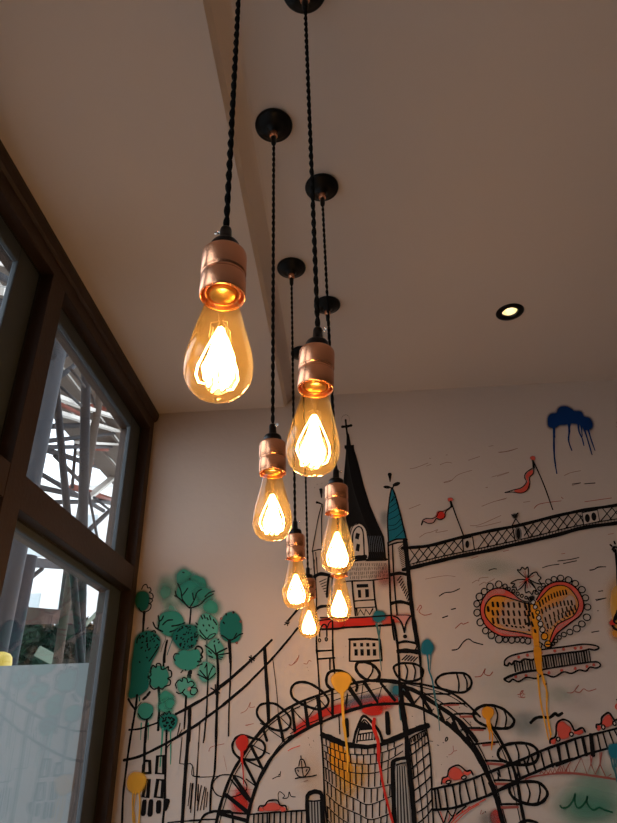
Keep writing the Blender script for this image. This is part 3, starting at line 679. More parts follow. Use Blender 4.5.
ln('k', 9, "293,310 288,430 280,590 262,775"); fr(190, 723); ln('k', 7, "118,0 112,80 103,152"); done()
motif('painted_tree', 'pale green spiky tree left of the dark oval tree'); fr(170, 560)
blob('g3', 350, 690, 80, 85, .5, .9)
for p_ in ("358,735 320,695 272,660", "358,735 350,690 342,655", "360,720 395,700 440,680", "300,740 330,752", "320,720 298,700", "360,735 420,725 462,718"): ln('k', 8, p_)
dash('k', 9, "345,625 340,632;375,640 380,632;370,615 375,612"); fr(170, 640); ln('k', 15, "362,105 372,250 362,500 355,790"); ln('k', 7, "360,105 400,85 440,65"); dash('k', 6, "375,130 410,135;370,145 400,150"); fr(190, 723); ln('k', 12, "205,0 200,200 188,390 165,490 155,690"); done()
motif('painted_tree', 'dark green oval tree with red berries'); fr(170, 560)
feather('g1', "395,470 440,415 500,408 545,470 548,560 520,625 450,630 400,590 388,530", 12, .96)
for x, y in ((395, 452), (490, 405), (545, 475), (515, 640)): blob('rb', x, y, 10, 10, .4, .85)
dash('k', 10, "432,415 436,425;488,400 492,408;410,480 420,490"); ln('k', 8, "460,625 430,600 398,580"); ln('k', 8, "462,622 500,605 530,580 562,568"); ln('k', 7, "490,610 515,565")
ln('k', 17, "455,630 462,700 467,790"); fr(170, 640); ln('k', 14, "462,0 468,160 466,300 455,540 452,740", w2=6); fr(190, 723); ln('k', 8, "298,0 298,100"); done()

# ---- suspension cables
motif('suspension_cables', 'two sweeping black suspension cables with barbs and hangers'); fr(120, 640)
ln('k', 10, "70,693 150,686 230,660 300,635"); ln('k', 13, "430,573 475,548 530,515 617,466")
fr(170, 640); ln('k', 14, "45,572 150,520 280,440 370,380 470,300 617,165"); ln('k', 14, "20,771 180,670 360,540 470,455 617,325")
fr(220, 640); ln('k', 14, "0,355 75,300 200,190 300,100 400,0"); ln('k', 13, "0,520 75,455 200,350 350,200 450,90 525,0"); ln('k', 20, "345,60 355,250 368,450 376,635"); ln('k', 4, "408,150 425,290 440,430 452,600")
dash('k', 7, "225,130 265,160;240,120 245,175;225,150 270,145")
fr(290, 560); ln('k', 13, "-15,470 0,452 65,375"); ln('k', 12, "-30,640 0,600 60,525"); dash('k', 6, "-40,480 -5,495;-25,465 -18,510;-45,500 0,478")
fr(170, 640); dash('k', 7, "315,370 385,410;350,345 352,420;320,410 385,380"); ln('k', 20, "153,520 150,650 145,780")
fr(120, 723); ln('k', 14, "30,287 150,258 300,187 440,110 617,0"); ln('k', 19, "535,0 515,250 500,450 480,775"); ln('k', 6, "465,0 440,110"); ln('k', 5, "480,50 452,100"); done()

# ---- drawn house with block windows
motif('drawn_building', 'drawn outline building with two columns of block windows'); fr(120, 723)
for p_ in ("192,292 230,292 232,385 176,388 182,330", "290,256 340,252 335,392 280,388", "200,434 226,436 214,575 178,568", "292,436 334,440 322,576 272,570"): ln('k', 19, p_, True, False)
for p_ in ("190,606 180,700", "240,604 232,705", "300,612 297,682", "366,600 350,660"): ln('k', 26, p_, sm=False)
ln('k', 5, "480,110 468,220 460,312 500,318 545,312 565,340 570,410 617,412", sm=False); ln('k', 4, "605,150 595,420 570,771")
dash('k', 5, "545,460 535,560 525,640;565,463 555,560 545,692;605,480 600,670"); ln('k', 7, "370,768 480,758 617,750")
fr(190, 723); ln('k', 4, "0,315 20,330 28,412 230,410"); ln('k', 4, "75,0 65,200 50,400 30,771"); dash('k', 5, "18,465 0,665;65,470 57,600;88,480 56,680;115,490 78,675;125,500 105,670;137,530 125,650"); ln('k', 7, "0,752 100,745 200,742"); done()

# ---- big wheel
motif('drawn_wheel', 'huge drawn wheel rim of black lattice with red spray')
fr(290, 640)
feather('rd', "40,690 100,640 170,600 260,548 350,515 440,500 450,540 350,560 260,585 170,640 90,690 50,725", 26, .85); feather('bg', "430,480 520,450 600,432 640,440 600,475 500,505 440,510", 20, .55)
fr(345, 620); feather('rd', "60,640 150,615 270,600 400,590 425,625 300,640 150,655 60,675", 22, .85); blob('rd', 215, 695, 82, 50, .4, .92); blob('rd', 310, 665, 60, 35, .9, .6); blob('tl', 400, 540, 62, 62, .8, .8); feather('bg', "10,625 120,600 250,580 260,600 120,640 20,660", 18, .55)
fr(190, 723); blob('rd', 390, 610, 75, 90, .8, .85); blob('rd', 420, 540, 40, 60, .9, .5)
fr(497, 683, 5.14); blob('rd', -5, 690, 32, 45, .4, .9); blob('gy', -40, 700, 50, 35, .9, .5)
fr(190, 723); ln('k', 16, "200,780 245,600 320,400 400,262 480,145 600,0"); ln('k', 5, "225,780 268,620 342,410 420,280 500,160 617,35"); ln('k', 18, "440,780 462,650 512,490 570,360 635,260"); ln('k', 5, "470,600 500,500 555,370 617,300"); 
fr(220, 640); ln('k', 14, "260,771 340,670 450,575 550,512 630,475"); ln('k', 5, "290,750 370,665 460,600 560,540 617,515")
fr(260, 723); ln('k', 16, "0,430 90,270 190,160 300,80 450,0"); ln('k', 5, "10,390 100,240 190,130 250,90")
fr(290, 640); ln('k', 13, "-10,528 80,478 210,430 330,382 480,338 630,312"); ln('k', 4, "0,545 100,500 230,440 400,400 530,350 620,340"); ln('k', 13, "-10,760 120,690 240,635 400,570 630,495"); ln('k', 5, "0,725 120,655 260,600")
fr(345, 620); ln('k', 22, "240,468 330,470 420,482"); ln('k', 12, "20,505 100,478 240,467"); ln('k', 14, "0,708 120,672 250,652 400,645 520,655 617,690"); ln('k', 4, "0,590 140,560 320,508")
fr(400, 640); ln('k', 12, "0,332 150,340 280,368 400,412 500,480 617,592"); ln('k', 5, "60,340 250,385 400,440 520,520"); ln('k', 22, "0,352 120,395 250,480 400,580 500,665 590,780"); ln('k', 6, "150,390 300,470 450,570 570,690"); ln('k', 16, "0,490 100,505 230,560 350,640 450,725 520,800")
fr(440, 723); ln('k', 24, "50,0 150,80 250,195 330,330 385,440 425,540 460,680 485,780"); ln('k', 12, "145,0 210,90 270,180 340,300 370,380"); ln('k', 6, "190,20 270,130 350,280 420,450 460,580 510,771")
fr(490, 723); ln('k', 17, "0,10 60,100 130,230 180,350 212,470 240,640 268,780"); ln('k', 5, "0,50 60,140 130,300 165,440 200,600 235,771"); ln('k', 22, "0,460 40,560 75,680 100,780"); ln('k', 5, "210,320 215,480")
# struts
fr(190, 723)
for w_, p_ in ((16, "470,175 565,365"), (14, "412,290 510,480"), (18, "340,415 465,600"), (9, "320,440 440,590"), (20, "280,555 435,680"), (18, "230,700 430,750"), (8, "425,282 555,348"), (6, "480,170 617,240"), (6, "430,430 505,485"), (10, "185,682 440,700"), (6, "540,0 617,45")): ln('k', w_, p_, sm=False)
fr(220, 640)
for w_, p_ in ((16, "333,685 362,775"), (16, "450,590 490,780"), (16, "555,520 580,700"), (5, "380,690 480,760"), (5, "470,600 570,700"), (5, "570,540 617,600"), (5, "345,690 430,620")): ln('k', w_, p_, sm=False)
fr(290, 640)
for w_, p_ in ((14, "18,520 35,705"), (20, "115,482 140,670"), (22, "215,432 240,640"), (17, "325,380 330,590"), (7, "445,420 428,560"), (18, "458,362 548,500"), (18, "567,322 625,405"), (5, "30,545 125,645"), (5, "230,460 320,570"), (5, "210,500 140,600"), (5, "330,470 420,440")): ln('k', w_, p_, sm=False)
fr(345, 620)
for w_, p_ in ((15, "28,530 125,662"), (17, "150,480 250,632"), (17, "278,490 385,620"), (20, "458,505 530,650"), (5, "140,490 120,650"), (5, "285,510 250,632"), (5, "18,560 5,650"), (6, "575,590 540,640")): ln('k', w_, p_, sm=False)
fr(400, 640)
for w_, p_ in ((18, "25,400 100,492"), (19, "165,435 240,552"), (17, "298,540 335,622"), (17, "400,590 450,705"), (5, "108,480 160,428"), (5, "262,530 240,550"), (5, "355,618 400,585"), (5, "455,700 510,672"), (13, "500,665 525,771")): ln('k', w_, p_, sm=False)
fr(440, 723)
for w_, p_ in ((14, "95,0 150,75"), (14, "205,60 225,160"), (5, "150,75 190,40"), (5, "230,165 280,165"), (7, "270,180 300,260"), (6, "440,380 460,450"), (7, "520,330 545,440"), (6, "450,385 445,440")): ln('k', w_, p_, sm=False)
# ladder rungs between the outer rims, each with a red echo
for f_, p_, rdp in (((400, 640), "190,420 280,415 385,418", None), ((400, 640), "310,496 400,488 500,492", "340,502 450,498"), ((400, 640), "420,572 500,568 590,573", "465,592 560,590"), ((400, 640), "530,678 617,678", "550,690 617,690"),
                    ((440, 723), "235,40 350,42", "260,52 330,52"), ((440, 723), "235,168 340,155 450,146", "330,172 420,160"), ((440, 723), "350,290 430,292 520,302", "365,312 490,322"), ((440, 723), "415,442 500,440 600,452", "430,470 530,470"), ((440, 723), "450,626 540,625 617,626", "475,652 600,648")):
    fr(*f_)
    if rdp: ln('rb', 12, rdp)
    ln('k', 10, p_)
fr(400, 640); dash('gy', 6, "455,520 462,525;490,560 496,562;540,630 545,640")
wheel = done()
# pods
def pod(label, f_, outline, arcs, w=13, closed=True):
    motif('wheel_pod', label, wheel); fr(*f_); ln('k', w, outline, closed)
    for a in arcs: ln('k', 9, a)
    done()
pod('wheel pod loop holding a red paint drip', (190, 723), "385,272 338,225 328,165 358,112 410,95 475,115 548,135 580,185 560,250 505,280 440,282", ())
pod('thin wheel pod outline at lower left', (190, 723), "310,400 230,405 185,450 175,500 205,550 250,568 330,570 400,545 438,510 430,460 390,420", (), 6)
pod('wheel pod cut by the lower edge', (190, 723), "70,780 110,712 180,682 250,680 322,690 332,790", (), 12, False)
pod('wheel pod loop under the long hanger', (220, 640), "350,652 300,602 284,550 310,502 370,488 430,495 490,540 540,600 540,662 500,696 440,696 390,680", (), 13)
pod('wheel pod loop left of the orange splash', (290, 640), "80,488 22,445 8,385 38,338 100,324 172,345 250,400 296,462 282,510 230,536 170,525 115,505", (), 14)
pod('wheel pod loop round the orange splash', (290, 640), "325,385 284,342 284,282 310,246 365,236 430,255 480,300 517,350 510,392", (), 16, False)
pod('wheel pod under the block window', (345, 620), "170,462 112,422 84,372 100,330 155,325 210,345 255,390 266,430 238,465", ("198,330 215,370 206,410 178,452",), 17)
pod('wheel pod crossing the right tower', (345, 620), "375,372 400,345 455,333 540,340 590,370 602,410 580,450 530,470 470,472 410,442", ("462,340 482,390 470,460", "522,340 542,390 532,460"), 13)
pod('wheel pod right of the tower', (400, 640), "275,328 292,290 340,263 430,254 505,262 545,302 548,350 510,396 450,406 380,392 310,370", ("437,262 453,330 450,400", "490,266 515,320 515,385"), 13)
pod('wheel pod with an orange splash', (470, 650), "25,495 55,452 110,428 185,430 262,460 318,512 340,550 312,595 250,606 180,600 105,578 50,545", ("185,435 212,500 195,592", "257,458 280,520 270,597"), 15)
pod('wheel pod above the road bridge', (490, 723), "75,200 110,172 190,155 290,160 350,192 372,240 350,298 290,320 200,320 90,287 60,240", ("195,160 220,240 215,312", "265,150 302,230 286,312"), 15)
pod('wheel pod below the road bridge', (490, 723), "148,520 165,470 240,455 370,458 440,530 420,590 360,626 270,620 185,580", ("280,460 306,540 290,617", "375,465 386,530 366,622"), 15)
pod('wheel pod at the lower edge', (490, 723), "220,790 235,768 290,752 350,765 380,790", (), 14, False)
# ---- castle-like bridge tower
motif('drawn_tower', 'drawn bridge tower with a black spire and teal cone turret'); fr(0, 0, 1)
fill('k', "346.6,433 349,434 351,445.3 354,445 354,449 356.5,457 359.5,468 364,486 370,505 377,522 384,537 386.5,561 344,562 341.5,545 341.5,510 343,485 345.2,460 346,450 344.4,448.5 344.4,445.5 346.4,445.3")
ln('k', 1.7, "345.6,420 346.4,428 347.3,435"); ln('k', 2.6, "342.2,427 347,426.6 351.3,425.6")
for q in range(16):
    x0 = 345.5+q*.9; ln('ks', .25, [(x0*.25+347.5*.75+q*.12, 452+q*2.2), (347+q*1.15, 500+q*1.4), (346+q*2.35, 558)])
for q in range(9): ln('bg', .25, [(367+q*1.7, 536), (368+q*1.8, 545), (368+q*1.9, 552)])
fr(350, 460)
fill('w', "-2,771 0,560 22,508 65,493 108,520 128,580 133,771", True); ln('k', 9, "24,740 20,590 42,530 75,516 100,555 108,680 110,740"); ln('k', 6, "-4,620 4,560 25,510 65,494")
fill('k', "48,562 77,570 66,616 38,606"); fill('k', "52,645 78,653 70,708 42,700"); 
fr(345, 540); ln('k', 26, "60,140 110,135 160,130"); ln('k', 12, "40,168 130,155 240,152 325,150"); ln('k', 8, "-10,325 40,318 200,312 330,295")
r_ = random.Random(2)
for row, (y0, y1) in enumerate(((180, 178), (215, 205), (250, 235), (283, 262))):
    for c_ in range(19):
        x = 35+c_*15.5+r_.uniform(-3, 3)+row*3; y = y0+(y1-y0)*c_/19; ln('gy', 5, [(x, y), (x+r_.uniform(-2, 5), y+r_.uniform(18, 28))], sm=False)
blob('rb', 335, 295, 90, 70, .9, .55); blob('rb', 300, 240, 50, 60, .95, .25)
ln('k', 10, "55,325 65,450 82,585"); ln('k', 10, "218,315 228,440 245,560"); fill('k', "88,342 178,340 180,366 90,370"); fill('k', "98,386 122,385 126,446 102,446"); fill('k', "154,380 183,380 185,441 158,445")
ln('k', 8, "78,472 150,466 228,462"); ln('k', 7, "80,526 235,518"); ln('k', 10, "88,530 96,582 118,538 148,582 160,535 190,576 214,532", sm=False)
feather('rd', "-25,606 60,604 230,598 240,612 235,650 150,662 40,668 -25,672", 9, .95); feather('rd', "-180,615 -25,606 -25,672 -130,680 -185,660", 16, .75); feather('r2', "300,600 400,590 490,588 470,622 380,630 300,645", 20, .8)
blob('tl', 262, 590, 54, 54, .35, .85); ln('tg', 8, "245,650 250,700 260,742"); ln('tg', 8, "272,650 268,700 262,742")
ln('k', 9, "-190,600 0,602 150,596 365,582"); ln('k', 12, "-180,690 -60,685 0,676 150,668 365,655")
fr(345, 620)
ln('k', 13, "36,156 160,146 270,155 278,230 285,310 150,320 35,318", True, False); ln('k', 12, "30,150 160,145 260,152")
for x in (75, 128, 175, 222): fill('k', [(x-12, 178), (x+12, 178), (x+13, 206), (x-11, 206)])
for x in (85, 131, 180, 227): fill('k', [(x-13, 226), (x+13, 226), (x+14, 276), (x-12, 276)])
ln('tg', 13, "242,30 262,130 266,250 282,390", w2=4)
# left turret
fr(290, 560); ln('k', 9, "195,130 205,300 200,450 205,620 212,771"); ln('k', 10, "328,120 322,300 328,470 330,640 335,771"); ln('k', 22, "188,130 240,108 325,125"); ln('k', 14, "300,120 290,200 285,285"); ln('k', 18, "205,378 240,360 300,356"); ln('k', 7, "208,470 330,455"); ln('k', 7, "200,700 328,698"); ln('k', 7, "-30,0 -30,0")
for q in range(6): ln('k', 5, [(225+q*9, 172+q*18), (282, 145+q*24)], sm=False)
ln('k', 9, "185,0 186,60 192,130"); ln('k', 6, "205,-20 208,60 212,115"); ln('k', 9, "228,590 232,540 255,500 280,510 285,590"); ln('k', 7, "290,520 300,490 320,470"); oval('k', 6, 228, 620, 9, 13); oval('k', 6, 280, 612, 10, 14, 0, 'gy')
fr(290, 640); ln('k', 9, "203,0 205,90 212,145 225,350 228,430"); ln('k', 11, "328,0 332,120 345,260"); ln('k', 9, "203,88 325,80"); ln('k', 9, "210,148 345,138"); ln('k', 10, "308,150 308,228"); ln('k', 10, "232,560 240,700 245,771")
fr(310, 440, 9.14); ln('k', 27, "100,455 103,490 106,530", w2=8); ln('k', 20, "62,572 85,578 115,592", w2=8); ln('k', 7, "110,590 75,720 20,1020"); ln('k', 7, "118,600 105,750 110,1000"); ln('k', 9, "20,1020 70,1005 110,1000"); ln('k', 8, "26,1025 35,1130 45,1245"); ln('k', 6, "52,1025 60,1130 68,1235")
# right turret
fr(350, 460); blob('tl', 275, 460, 45, 60, .9, .35)
fill('tl', "325,218 345,270 370,365 400,490 432,612 360,618 298,640 290,470 302,320"); ln('k', 9, "320,218 302,320 290,470 298,645"); ln('k', 10, "325,215 350,280 375,370 405,490 436,620")
for p_ in ("308,330 335,305 345,285", "305,370 340,345 360,330", "300,415 345,390 372,365", "300,462 350,440 388,410", "298,505 350,500 395,450", "300,545 355,530 405,490", "350,600 380,575 415,540", "310,330 330,300 335,280"): ln('k', 4, p_)
ln('k', 28, "306,112 308,135", w2=22); ln('k', 20, "308,130 309,170", w2=7); oval('k', 0, 285, 211, 29, 12, .1, 'k'); oval('k', 0, 358, 188, 31, 15, -.35, 'k'); ln('k', 9, "300,208 325,218 340,195")
ln('k', 11, "292,642 360,612 440,616"); ln('lg', 9, "298,652 360,628 405,622"); ln('k', 10, "295,662 360,640 430,632")
fill('pk', "302,665 325,662 332,771 306,771", soft=.18)
fr(345, 540)
ln('k', 11, "332,20 336,120 342,250 350,480 362,640 380,771"); ln('k', 9, "365,30 372,200 385,400 402,580"); ln('k', 30, "462,0 478,150 492,300 510,480 530,640 552,790", w2=24)
ln('k', 20, "348,270 420,258 495,272"); ln('k', 20, "355,490 430,478 515,500"); ln('k', 8, "395,580 515,585"); feather('pk', "392,592 500,592 470,640 440,650 420,625", 8, .7)
ln('k', 10, "375,588 410,605 440,650 458,715"); ln('k', 10, "505,590 480,625 465,670 458,715"); oval('k', 0, 463, 745, 17, 16, 0, 'k')
for q in range(13): ln('k', 4, [(408+q*2.6, 68+q*13), (450+q*2, 30+q*15)], sm=False)
for q in range(9): ln('k', 7, [(405+q*10, 312+q*20), (432+q*8, 280+q*20)], sm=False)
fr(345, 620)
ln('k', 14, "370,0 388,80 405,200 415,330 420,480"); ln('k', 24, "530,0 552,120 575,260 585,400 592,500", w2=10); ln('k', 10, "590,490 600,600 612,771")
ln('k', 14, "408,178 470,166 555,182"); ln('k', 7, "545,182 552,205 540,232"); ln('k', 25, "408,243 480,238 570,250")
for q in range(5): ln('k', 7, [(440+q*22, 308+q*3), (478+q*20, 272+q*4)], sm=False)
blob('k', 600, 390, 14, 18, .5, .8)
ln('k', 24, "425,490 432,600 445,700 455,790"); ln('tg', 8, "415,600 420,700 430,771")
fr(400, 683, 5.14); ln('k', 20, "5,100 20,180 30,250"); ln('k', 6, "103,0 118,100 128,215")
done()

# ---- brick bastion
motif('drawn_bastion', 'drawn round brick bastion with orange-stained bricks and gothic window'); fr(320, 723)
feather('or', "85,160 150,155 190,215 225,260 240,380 225,460 170,420 120,370 85,340 75,250", 10, .9); feather('o2', "150,330 300,320 345,350 335,420 280,500 200,540 150,470", 40, .45); blob('o2', 130, 640, 90, 140, .9, .3); blob('o2', -60, 420, 90, 200, .95, .16)
rows = ["25,168 110,205 200,235 330,245 450,235 560,200 640,160", "30,215 110,262 200,300 330,318 450,310 540,280 640,215", "32,270 110,330 220,375 330,390 450,378 560,335", "35,340 130,400 250,470 390,505 560,470",
        "40,440 150,525 280,590 380,630 560,560", "48,545 150,635 300,705 400,745 560,690", "52,640 150,730 260,790 400,830 560,780", "55,740 150,830 400,900"]
RP = [smooth(pts(r)) for r in rows]; top_ = smooth(pts("20,100 130,145 250,172 380,178 500,148 640,95"))
def yat(poly, x):
    for a, c in zip(poly, poly[1:]):
        if a[0] <= x <= c[0]: return a[1]+(c[1]-a[1])*(x-a[0])/max(1e-6, c[0]-a[0])
    return None
for r in rows: ln('k', 5, r)
allr = [top_]+RP
for i_, (a, c) in enumerate(zip(allr, allr[1:])):
    x = 45+(i_ % 2)*12; r_ = random.Random(i_)
    while x < (555 if i_ > 2 else 610):
        y0, y1 = yat(a, x), yat(c, x)
        if y0 and y1 and y0 < 780: ln('k', 7, [(x, y0+(y1-y0)*.06), (x+(330-x)*.015, min(790, y1-(y1-y0)*.12))], sm=False)
        x += 22+26*min(1, (x-30)/200)+r_.uniform(-4, 8)
ln('k', 26, "15,90 100,130 180,160 250,172 380,178 500,148 630,98"); fr(260, 723); ln('k', 24, "480,92 540,110 617,145"); ln('k', 10, "470,0 474,90 488,300 500,600 520,780")
fr(380, 723); ln('k', 27, "0,155 60,142 130,115 200,82 290,45 370,20")
ln('k', 9, "350,0 360,60 382,220 395,400 400,560 412,780")
for p_ in ("225,180 290,140 360,75", "235,250 300,200 370,150", "245,350 310,290 382,230", "255,430 320,380 392,315", "265,520 330,470 395,410", "275,610 340,560 400,500", "285,690 350,650 400,590", "295,771 350,725 405,655", "225,125 270,95 350,55"): ln('k', 7, p_)
for p_ in ("262,95 275,200 285,330 300,480 320,640 335,780", "318,70 330,250 345,400 362,560 375,780", "228,130 240,250 262,420", "290,90 300,200", "345,60 345,180"): ln('k', 6, p_)
for q in range(8): ln('k', 6, [(235+q*16, 110-q*7), (243+q*16, 150-q*7)], sm=False)
fr(300, 683, 5.14); fill('w', "278,310 288,260 326,172 368,200 408,252 422,305 350,318"); ln('k', 10, "275,312 285,260 300,220 326,170 370,202 408,252 425,306"); ln('k', 6, "292,306 302,250 328,190 362,222 384,262 384,292")
fill('k', "303,245 318,210 331,195 352,215 372,240"); ln('k', 5, "298,265 378,252 376,290 297,298", True, False)
for q in range(5): ln('k', 5, [(311+q*15, 264-q*2.4), (309+q*15, 296-q*2)], sm=False)
ln('k', 15, "240,190 241,272"); ln('k', 17, "447,155 453,258"); ln('k', 5, "200,168 205,262"); ln('k', 16, "520,60 532,160 545,260 552,400"); done()
motif('drawn_pillar', 'dark hatched round-topped pillar left of the bastion'); fr(260, 723)
fill('gy', "375,600 468,595 482,780 380,780"); 
for q in range(8): ln('k' if q % 2 else 'lg', 5, [(388+q*11, 606), (392+q*11.5, 790)], sm=False)
ln('k', 20, "372,790 366,680 364,580 378,545 420,528 465,538 478,575 484,680 492,790"); ln('k', 7, "375,600 420,602 465,596"); ln('k', 7, "388,550 425,540 458,545"); done()
motif('drawn_pillar', 'taller hatched pillar on the right of the bastion'); fr(380, 723)
fill('gy', "118,328 200,318 225,560 252,790 120,790")
for q in range(9): ln('k' if q % 2 else 'lg', 5, [(124+q*9, 330), (126+q*13, 790)], sm=False)
ln('k', 24, "112,790 104,560 98,330 120,292 185,278 218,290 232,400 250,560 266,790"); ln('k', 7, "125,325 160,312 195,306"); ln('lg', 10, "125,308 160,296 195,292"); ln('k', 24, "200,70 212,200 225,330 240,500 262,700"); done()

# ---- lattice walkway
motif('drawn_walkway', 'black lattice walkway drawn from the turret to the right edge')
fr(0, 0, 1)
TOPL = smooth([(402, 548.5), (407.8, 548), (429, 546), (458, 538.4), (487.6, 531.6), (518.4, 525.7), (553, 517), (584.6, 510.2), (625, 504), (700, 489), (810, 468)]); BOTL = smooth([(403, 570), (409.7, 568.5), (429, 563.7), (458, 556.8), (487.6, 551), (520.3, 543.5), (555.4, 535.5), (584.6, 527.7), (625, 522), (700, 507), (810, 487)])
def lrp(t, off=0):
    x = 409+t*385; return (x, yat(TOPL, x)), (x-1.5, (yat(BOTL, x) or 522)-3.5)
N_ = 44
for i_ in range(N_-1):
    (a, c), (a2, c2) = lrp(i_/N_), lrp((i_+1.35)/N_ if (i_+1.35)/N_ < .99 else .99)
    x_ = a[0]
    if 461 < x_ < 472 or 510 < x_ < 521 or 580 < x_ < 599: continue
    ln('k', .8, [a, c2], sm=False); ln('k', .8, [c, a2], sm=False)
for i_ in range(125):
    (a, c) = lrp(i_/125); ln('k', .5, [(c[0], c[1]), (c[0], c[1]+2.2)], sm=False)
ln('k', .9, [lrp(.01+i_/12.3)[1] for i_ in range(13)])
ln('k', 2.6, TOPL, sm=False); ln('k', 3.0, BOTL, sm=False)
fr(400, 480, 5.14); ln('k', 6, "320,305 372,294 382,360 326,370", True, False); oval('k', 0, 345, 332, 10, 20, 0, 'k'); ln('k', 5, "150,340 150,352")
fr(497, 480, 5.14); fill('w', "88,250 128,242 140,300 92,308"); oval('gy', 6, 109, 278, 14, 32, -.05, 'k'); ln('k', 5, "78,240 92,312"); ln('k', 5, "135,235 165,298"); blob('k', 90, 187, 14, 14, .5, .95); ln('k', 4, "95,200 75,238"); ln('k', 4, "95,200 115,228"); dash('k', 5, "75,180 82,186;100,178 106,172")
fill('w', "435,172 514,156 524,214 446,232"); ln('k', 5, "435,170 515,155 526,214 446,232", True, False); oval('k', 0, 463, 198, 13, 22, -.1, 'k'); oval('k', 0, 496, 190, 13, 22, -.1, 'k'); ln('k', 4, "425,180 445,230"); done()
# ---- flags, cloud
motif('painted_flag', 'small red pennant with a round middle on a thin pole'); fr(400, 480, 5.14)
feather('pk', "255,150 235,160 218,190 190,196 170,218 145,222 118,212 130,200 165,200 190,182 210,170 235,155", 4, .7); blob('rd', 208, 182, 23, 22, .3, .95); blob('r2', 258, 103, 13, 12, .4, .9)
ln('k', 4, "266,140 245,155 232,170 228,195 205,206 185,200 172,220 145,225 120,215 110,235 115,212 135,200 165,200 188,188 200,165 230,160 258,140 262,125"); ln('k', 5, "262,112 285,180 325,285"); ln('k', 8, "260,112 265,140"); done()
motif('painted_flag', 'wavy red pennant on a long thin pole under the blue cloud'); fr(497, 390, 5.14)
feather('r2', "180,415 155,430 148,452 158,475 128,508 100,515 90,522 120,528 150,515 162,480 158,450 178,435", 4, .9); blob('r2', 183, 352, 13, 12, .4, .9)
ln('k', 4, "185,402 150,425 140,450 150,475 125,503 85,515 38,530 75,526 120,532 152,518 168,480 166,452 186,430 188,402"); ln('k', 5, "185,365 240,490 285,617"); ln('k', 9, "183,365 188,400"); done()
motif('painted_cloud', 'navy blue spray cloud with long drips'); fr(497, 390, 5.14)
feather('nv', "262,150 275,128 305,122 318,95 350,88 380,100 395,112 430,115 445,140 475,150 488,178 480,200 450,205 425,180 385,172 350,178 320,180 295,195 265,188", 9, .97)
for p_, w_, w3 in (("292,190 291,260 294,350 306,432", 10, 5), ("285,190 297,245", 6, 4), ("365,170 370,215 366,260 383,313", 9, 5), ("374,175 368,220", 6, 4), ("415,165 420,215 436,250 445,288", 8, 5), ("428,165 437,240", 7, 4), ("443,190 462,250 487,335", 8, 5), ("466,200 480,250 502,313", 8, 5)): ln('nv', w_*1.05, p_, w2=w3)
done()

# ---- heart ornament
motif('painted_heart', 'red and orange beaded heart ornament with a pleated banner')
fr(460, 560); oL = [P2(*a) for a in smooth(pts("545,335 500,330 450,300 400,258 340,228 280,222 222,245 178,300 157,370 167,450 202,512 262,562 330,590 400,592 480,592 545,606 580,625"))]
iL = [P2(*a) for a in smooth(pts("555,345 480,327 400,302 330,281 262,281 218,312 192,360 192,420 222,472 282,522 370,546 470,562 560,590"))]
fr(530, 560, 7.09); oR = [P2(*a) for a in smooth(pts("42,285 80,222 130,177 200,156 270,166 330,210 370,280 376,340 352,392 302,432 250,472 200,512 170,552 148,602 130,608"))]
iR = [P2(*a) for a in smooth(pts("50,300 92,250 140,202 200,182 260,192 310,240 340,300 334,350 300,402 240,432 190,462 160,512 132,592"))]
fr(0, 0, 1)
fill('r2', oL+iL[::-1], soft=.9); fill('r2', oR+iR[::-1], soft=.9)
fill('or', iL+[(540, 600)], soft=.85); fill('or', iR+[(538, 608), (534, 600)], soft=.85)
fr(460, 560); feather('w', "360,350 450,320 490,370 500,440 530,500 520,540 430,530 340,505 310,460 350,410", 44, .5); fill('pk', "185,300 225,250 280,226 340,232 340,262 280,262 225,290 190,340", True, .4); fill('pk', "270,545 340,575 400,580 440,585 430,570 340,550 280,528", True, .4)
fr(530, 560, 7.09); feather('w', "110,360 200,330 280,260 310,300 290,340 220,400 170,440 130,480 100,420", 40, .5); fill('pk', "350,370 300,415 240,445 190,480 200,500 250,460 320,410 360,380", True, .4)
fr(460, 560)
for x in (250, 287, 330, 370, 412, 455, 498, 528):
    dash('k', 14, "%d,%d %d,%d" % (x, 322+x*.03, x+5, 352+x*.03)); dash('k', 13, "%d,%d %d,%d" % (x-2, 388+x*.02, x+6, 420+x*.02)); dash('k', 13, "%d,%d %d,%d" % (x, 442+x*.04, x+8, 478+x*.04))
dash('k', 16, "213,365 218,395"); dash('k', 11, "355,505 365,510;395,510 405,515;425,515 435,520;462,518 470,524;485,515 492,522;528,540 534,545;555,410 565,450;552,480 560,510;575,515 582,525;572,550 578,560")
ln('k', 8, [(a[0], a[1]) for a in pts("555,345 480,327 400,302 330,281 262,281 218,312 192,360 192,420 222,472 282,522 370,546 470,562 545,580")]); ln('k', 7, "545,325 500,322 450,297 400,256 340,226 280,220 222,243 176,300 155,370 165,450 200,512 260,562 330,592 400,594 480,594 545,606")
fr(530, 560, 7.09)
for r0, c0, n0 in (((65, 300), (250, 215), 10), ((80, 350), (290, 290), 9), ((105, 410), (315, 325), 8), ((120, 455), (300, 355), 8)):
    for q in range(n0):
        t = q/(n0-1); x, y = r0[0]+(c0[0]-r0[0])*t, r0[1]+(c0[1]-r0[1])*t-18*math.sin(PI*t); ln('k', 9, [(x, y), (x+7, y+30)], sm=False)
for q in range(7): ln('k', 7, [(120+q*24, 500-q*17), (123+q*24, 506-q*17)], sm=False)
ln('k', 6, "50,300 92,250 140,202 200,182 260,192 310,240 340,300 334,350 300,402 240,432 190,462 160,512 132,592"); ln('k', 7, "42,285 80,220 130,175 200,154 270,164 332,208 372,280 378,340 354,394 302,434 250,474 200,514 170,554 148,602")
fr(460, 560)
